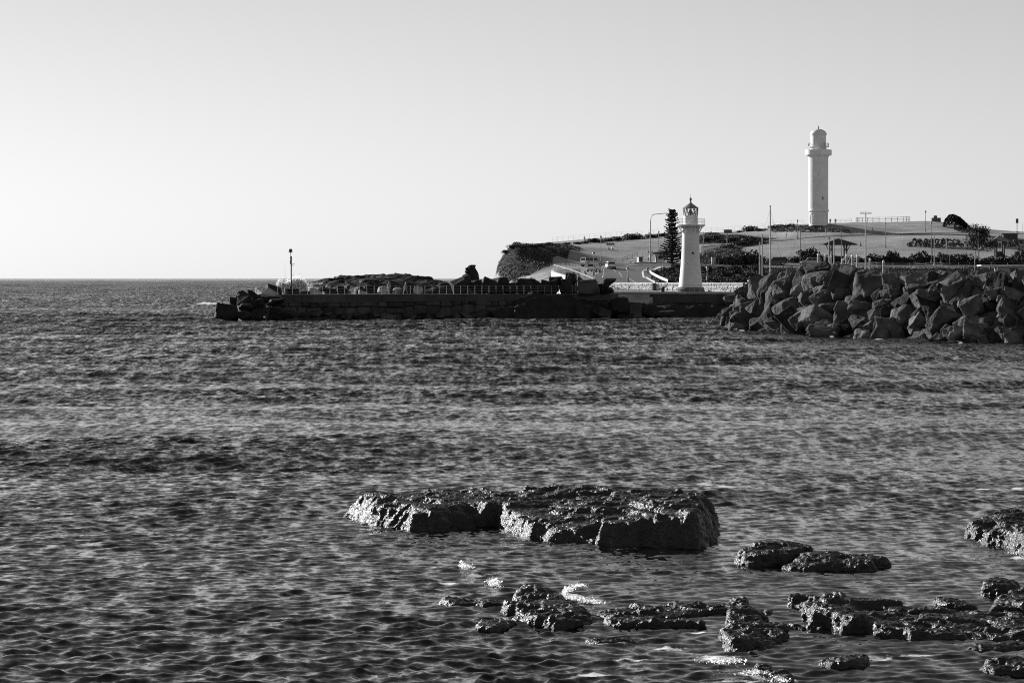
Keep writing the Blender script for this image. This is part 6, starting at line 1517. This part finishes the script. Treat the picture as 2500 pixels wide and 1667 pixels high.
for px, top, base, lab in ((1854.5,594,0,'slim pale mast-like pile just left of the tallest mast'), (1861,575,0,'tall thin pale pole left of the tallest mast, reaching over the kerb'), (2036,585,0,'pale post standing before the pavilion ridge'),):
    Y = 400.0; x = PX(px, Y); zt = PZ(top, Y)
    root = thing('marker_pole', lab, 'pole', (x, Y, -1.0), group='poles in the boat harbour'); obj('shaft', MB().tube([(0,0,0),(0,0,zt+1)], [0.12, 0.08], 7), M_POLE_P, root); obj('cap', MB().lathe([(0.1,zt+1),(0.12,zt+1.1),(0.02,zt+1.2)], 7), M_POLE_P, root)
Y = 400.0; x = PX(2023.5, Y); root = thing('navigation_mark', 'pole with a pale triangular top mark left of the pavilion roof', 'navigation mark', (x, Y, -1.0))
obj('shaft', MB().tube([(0,0,0),(0,0,PZ(588,Y)+1)], 0.09, 7), M_POLE_P, root); zz = PZ(585,Y)+1
obj('top_mark', MB().lathe([(0.26,zz),(0.25,zz+0.03),(0.02,zz+0.42)], 4), M_CONC, root)
# white boat at the harbour mouth and the post with a ball
def white_boat():
    Y = 372.0; c = P(1846, 711, Y); root = thing('motor_boat', 'white motor boat with a flat canopy, half hidden by the first rubble boulders', 'boat', (c.x, Y, 0.0)); z = lambda py: PZ(py, Y); k = Y/FPX
    st = [(-25,0.2,z(702)),(-18,0.9,z(703)),(-5,1.3,z(704)),(15,1.4,z(705)),(40,1.3,z(705))]; v = []
    for xx, hw, zt in st: v += [(xx*k,-hw,zt),(xx*k+0.5,-hw*0.7,0.1),(xx*k+0.5,0,-0.5),(xx*k+0.5,hw*0.7,0.1),(xx*k,hw,zt)]
    f = [(i*5+a, (i+1)*5+a, (i+1)*5+a+1, i*5+a+1) for i in range(4) for a in range(4)] + [(i*5+4, (i+1)*5+4, (i+1)*5, i*5) for i in range(4)] + [(0,1,2,3,4),(24,23,22,21,20)]
    obj('hull', MB().add(v, f), M_WHITE, root)
    obj('canopy', MB().box((6*k,0,z(685.5)),(52*k,2.0,0.1)), M_WHITE, root)
    for xx in (-4, 22): obj('pillar', MB().box((xx*k,-0.7,(z(686)+z(704))/2),(5*k,0.2,z(686)-z(704))), M_WHITE, root)
    obj('post', MB().tube([(-18*k,-0.6,z(703)),(-18*k,-0.6,z(686))], 0.03, 5), M_POLE, root)
white_boat()
b = Vector((PX(1816, 395.6), 395.6, QZ)); root = thing('ball_post', 'white post with a round ball on top at the right end of the stone wall', 'post', tuple(b)); k = 395.6/FPX
obj('shaft', MB().box((0,0,0.45),(0.22,0.22,0.9)), M_WHITE, root); obj('ball', MB().lathe([(0.05,0.9),(0.16,0.98),(0.2,1.12),(0.16,1.26),(0.04,1.34)], 10), M_PLINTH, root)
o = obj('bin', MB().lathe([(0.26,0),(0.3,0.6),(0.24,0.72)], 10), M_DARKSTEEL, None, (PX(1618,396.5), 396.5, QZ)); tag(o, 'small dark bin on the quay left of the small lighthouse', 'bin')
o = obj('marker_block', MB().box((0,0,0.75),(1.6,1.2,2.4)).box((-0.82,0,0.75),(0.06,1.1,2.3)), M_CONC_D, None, (PX(1552,382.6), 382.6, 0.0)); tag(o, 'square dark concrete block with a sunlit edge at the foot of the platform', 'concrete block')
gp = 'boulders at the foot of the rock platform'
for i, (px, py, wp_, hp, lab) in enumerate([(1512,747,44,38,'tall tilted boulder at the water below the pale boat ramp'),(1470,764,36,28,'pale-faced boulder at the water left of the concrete block'),(1478,776,24,14,'small sunlit boulder lapped by the water near the pier root'),(1528,772,40,16,'low flat boulder between the tilted boulder and the block'),(1588,757,34,26,'rough boulder right of the concrete block'),(1562,776,22,12,'small bright boulder just right of the concrete block foot'),(1620,768,50,20,'long low boulder at the platform foot under the lighthouse'),(1780,728,30,16,'pale round boulder at the right end of the quay, left'),(1802,732,26,16,'pale round boulder at the right end of the quay, right'),(1790,746,40,20,'dark boulder below the pale round ones by the quay end')]):
    Y = 382.8 if py > 735 else 391.0
    boulder(px, py, wp_*1.1, hp*1.2, Y, lab, gp, var=(i*4+2) % 14, m=M_BOULDER if i in (1,2,5,7,8) else M_BOULDER_D, rot=(0.1, 0.3*math.sin(i), i*0.7))

# ---------------------------------------------------------------- spray and birds
M_SPRAY = bpy.data.materials.new('white_spray'); M_SPRAY.use_nodes = True
_n = M_SPRAY.node_tree.nodes; _n.remove(_n['Principled BSDF'])
_d = _n.new('ShaderNodeBsdfDiffuse'); _d.inputs[0].default_value = (0.95,0.95,0.95,1); _t = _n.new('ShaderNodeBsdfTranslucent'); _t.inputs[0].default_value = (0.9,0.9,0.9,1)
_x = _n.new('ShaderNodeMixShader'); _x.inputs[0].default_value = 0.6; M_SPRAY.node_tree.links.new(_d.outputs[0], _x.inputs[1]); M_SPRAY.node_tree.links.new(_t.outputs[0], _x.inputs[2]); M_SPRAY.node_tree.links.new(_x.outputs[0], _n['Material Output'].inputs['Surface'])
def spray(name, label, Y, blobs, n, size, seed):
    rs_ = np.random.RandomState(seed); cen = []
    for (px, py, rx, ry, dens) in blobs:
        m = int(n*dens); d = rs_.normal(size=(m,3))*np.array([rx*0.45, 14.0, ry*0.45]); p = np.stack([px + d[:,0], np.full(m, 0.0), py - d[:,2]], 1)
        yy = Y + d[:,1]*0.05*min(rx, 20)*0.05
        cen.append(np.stack([(p[:,0]-1250)*yy/FPX, yy, CAM_H + (HOR-p[:,2])*yy/FPX], 1))
    c = np.concatenate(cen); c = c[c[:,2] > 0.0]; o_ = c.mean(0); o_[2] = 0
    v, f = leaf_quads(rs_, c - o_, size)
    o = put(name, mesh_np(name, v, f, M_SPRAY), None, None, tuple(o_)); stuff(o); o['label'] = label; o['category'] = 'spray'; return o
def burst():
    Y = 396.0; rs_ = np.random.RandomState(6); k = Y/FPX; cen = []
    for (px, py, rp, sx, n) in [(690,704,9,1.2,1600),(700,699,10,1.3,2200),(712,695,12,1.2,3000),(722,691,12.5,1.2,3400),(732,693,11,1.2,2600),(740,699,9,1.2,1500),(682,695,7,1.0,500),(684,686,5,1.2,120),(726,700,14,1.4,2200),(706,706,14,1.5,1800)]:
        d = rs_.normal(size=(n,3)); d /= np.linalg.norm(d, axis=1)[:,None]; d *= (rs_.uniform(0, 1, n)**0.45)[:,None]*(1 + 0.5*np.abs(rs_.normal(size=n))*(rs_.uniform(size=n) < 0.3))[:,None]
        c = P(px, py, Y); cen.append(np.array(c)[None] + d*np.array([rp*k*sx, rp*k, rp*k]))
    c = np.concatenate(cen); o_ = c.mean(0); o_[2] = 0
    v, f = leaf_quads(rs_, c - o_, 0.15)
    o = put('wave_spray', mesh_np('wave_spray', v, f, M_SPRAY), None, None, tuple(o_)); stuff(o); o['label'] = 'compact white burst of spray rising behind the beacon pole'; o['category'] = 'spray'
burst()
spray('splash', 'small white splash leaping at a wave crest left of the reef', YW(1389), [(1132,1380,12,5,0.5),(1142,1384,18,4,0.4),(1127,1372,3,6,0.15)], 500, 0.035, 2)
spray('splash', 'white splash on the water above the left reef block', YW(1428), [(1205,1420,16,10,0.7),(1218,1432,10,8,0.3)], 600, 0.035, 3)
spray('splash', 'curl of white spray breaking over the left reef block', YW(1478), [(1380,1448,6,16,0.30),(1390,1437,12,6,0.2),(1412,1428,22,4,0.2),(1400,1458,26,4,0.25),(1428,1464,24,6,0.3),(1460,1470,26,3,0.15)], 900, 0.032, 4)
spray('splash', 'white wash along the half drowned rock at the bottom edge', YW(1650), [(1770,1612,50,7,0.4),(1840,1640,40,6,0.3),(1900,1660,40,6,0.35)], 700, 0.03, 5)
def gull(px, row, label, rz):
    Yg = YW(row); root = thing('gull', label, 'bird', (PX(px, Yg), Yg, 0.02), rz)
    obj('body', MB().lathe([(0.02,-0.2),(0.09,-0.1),(0.11,0.02),(0.08,0.14),(0.03,0.2)], 8), M_WHITE, root).rotation_euler = (math.radians(80),0,0)
    obj('head', MB().lathe([(0.01,0),(0.05,0.04),(0.05,0.09),(0.01,0.12)], 8), M_WHITE, root, (0,-0.17,0.10)); obj('wings', MB().box((0,0.05,0.11),(0.16,0.3,0.04), taper=0.7), M_CLOTH_M, root)
gull(1772, 844, 'white gull floating on the water left of the rubble breakwater', 1.0)
build_water()
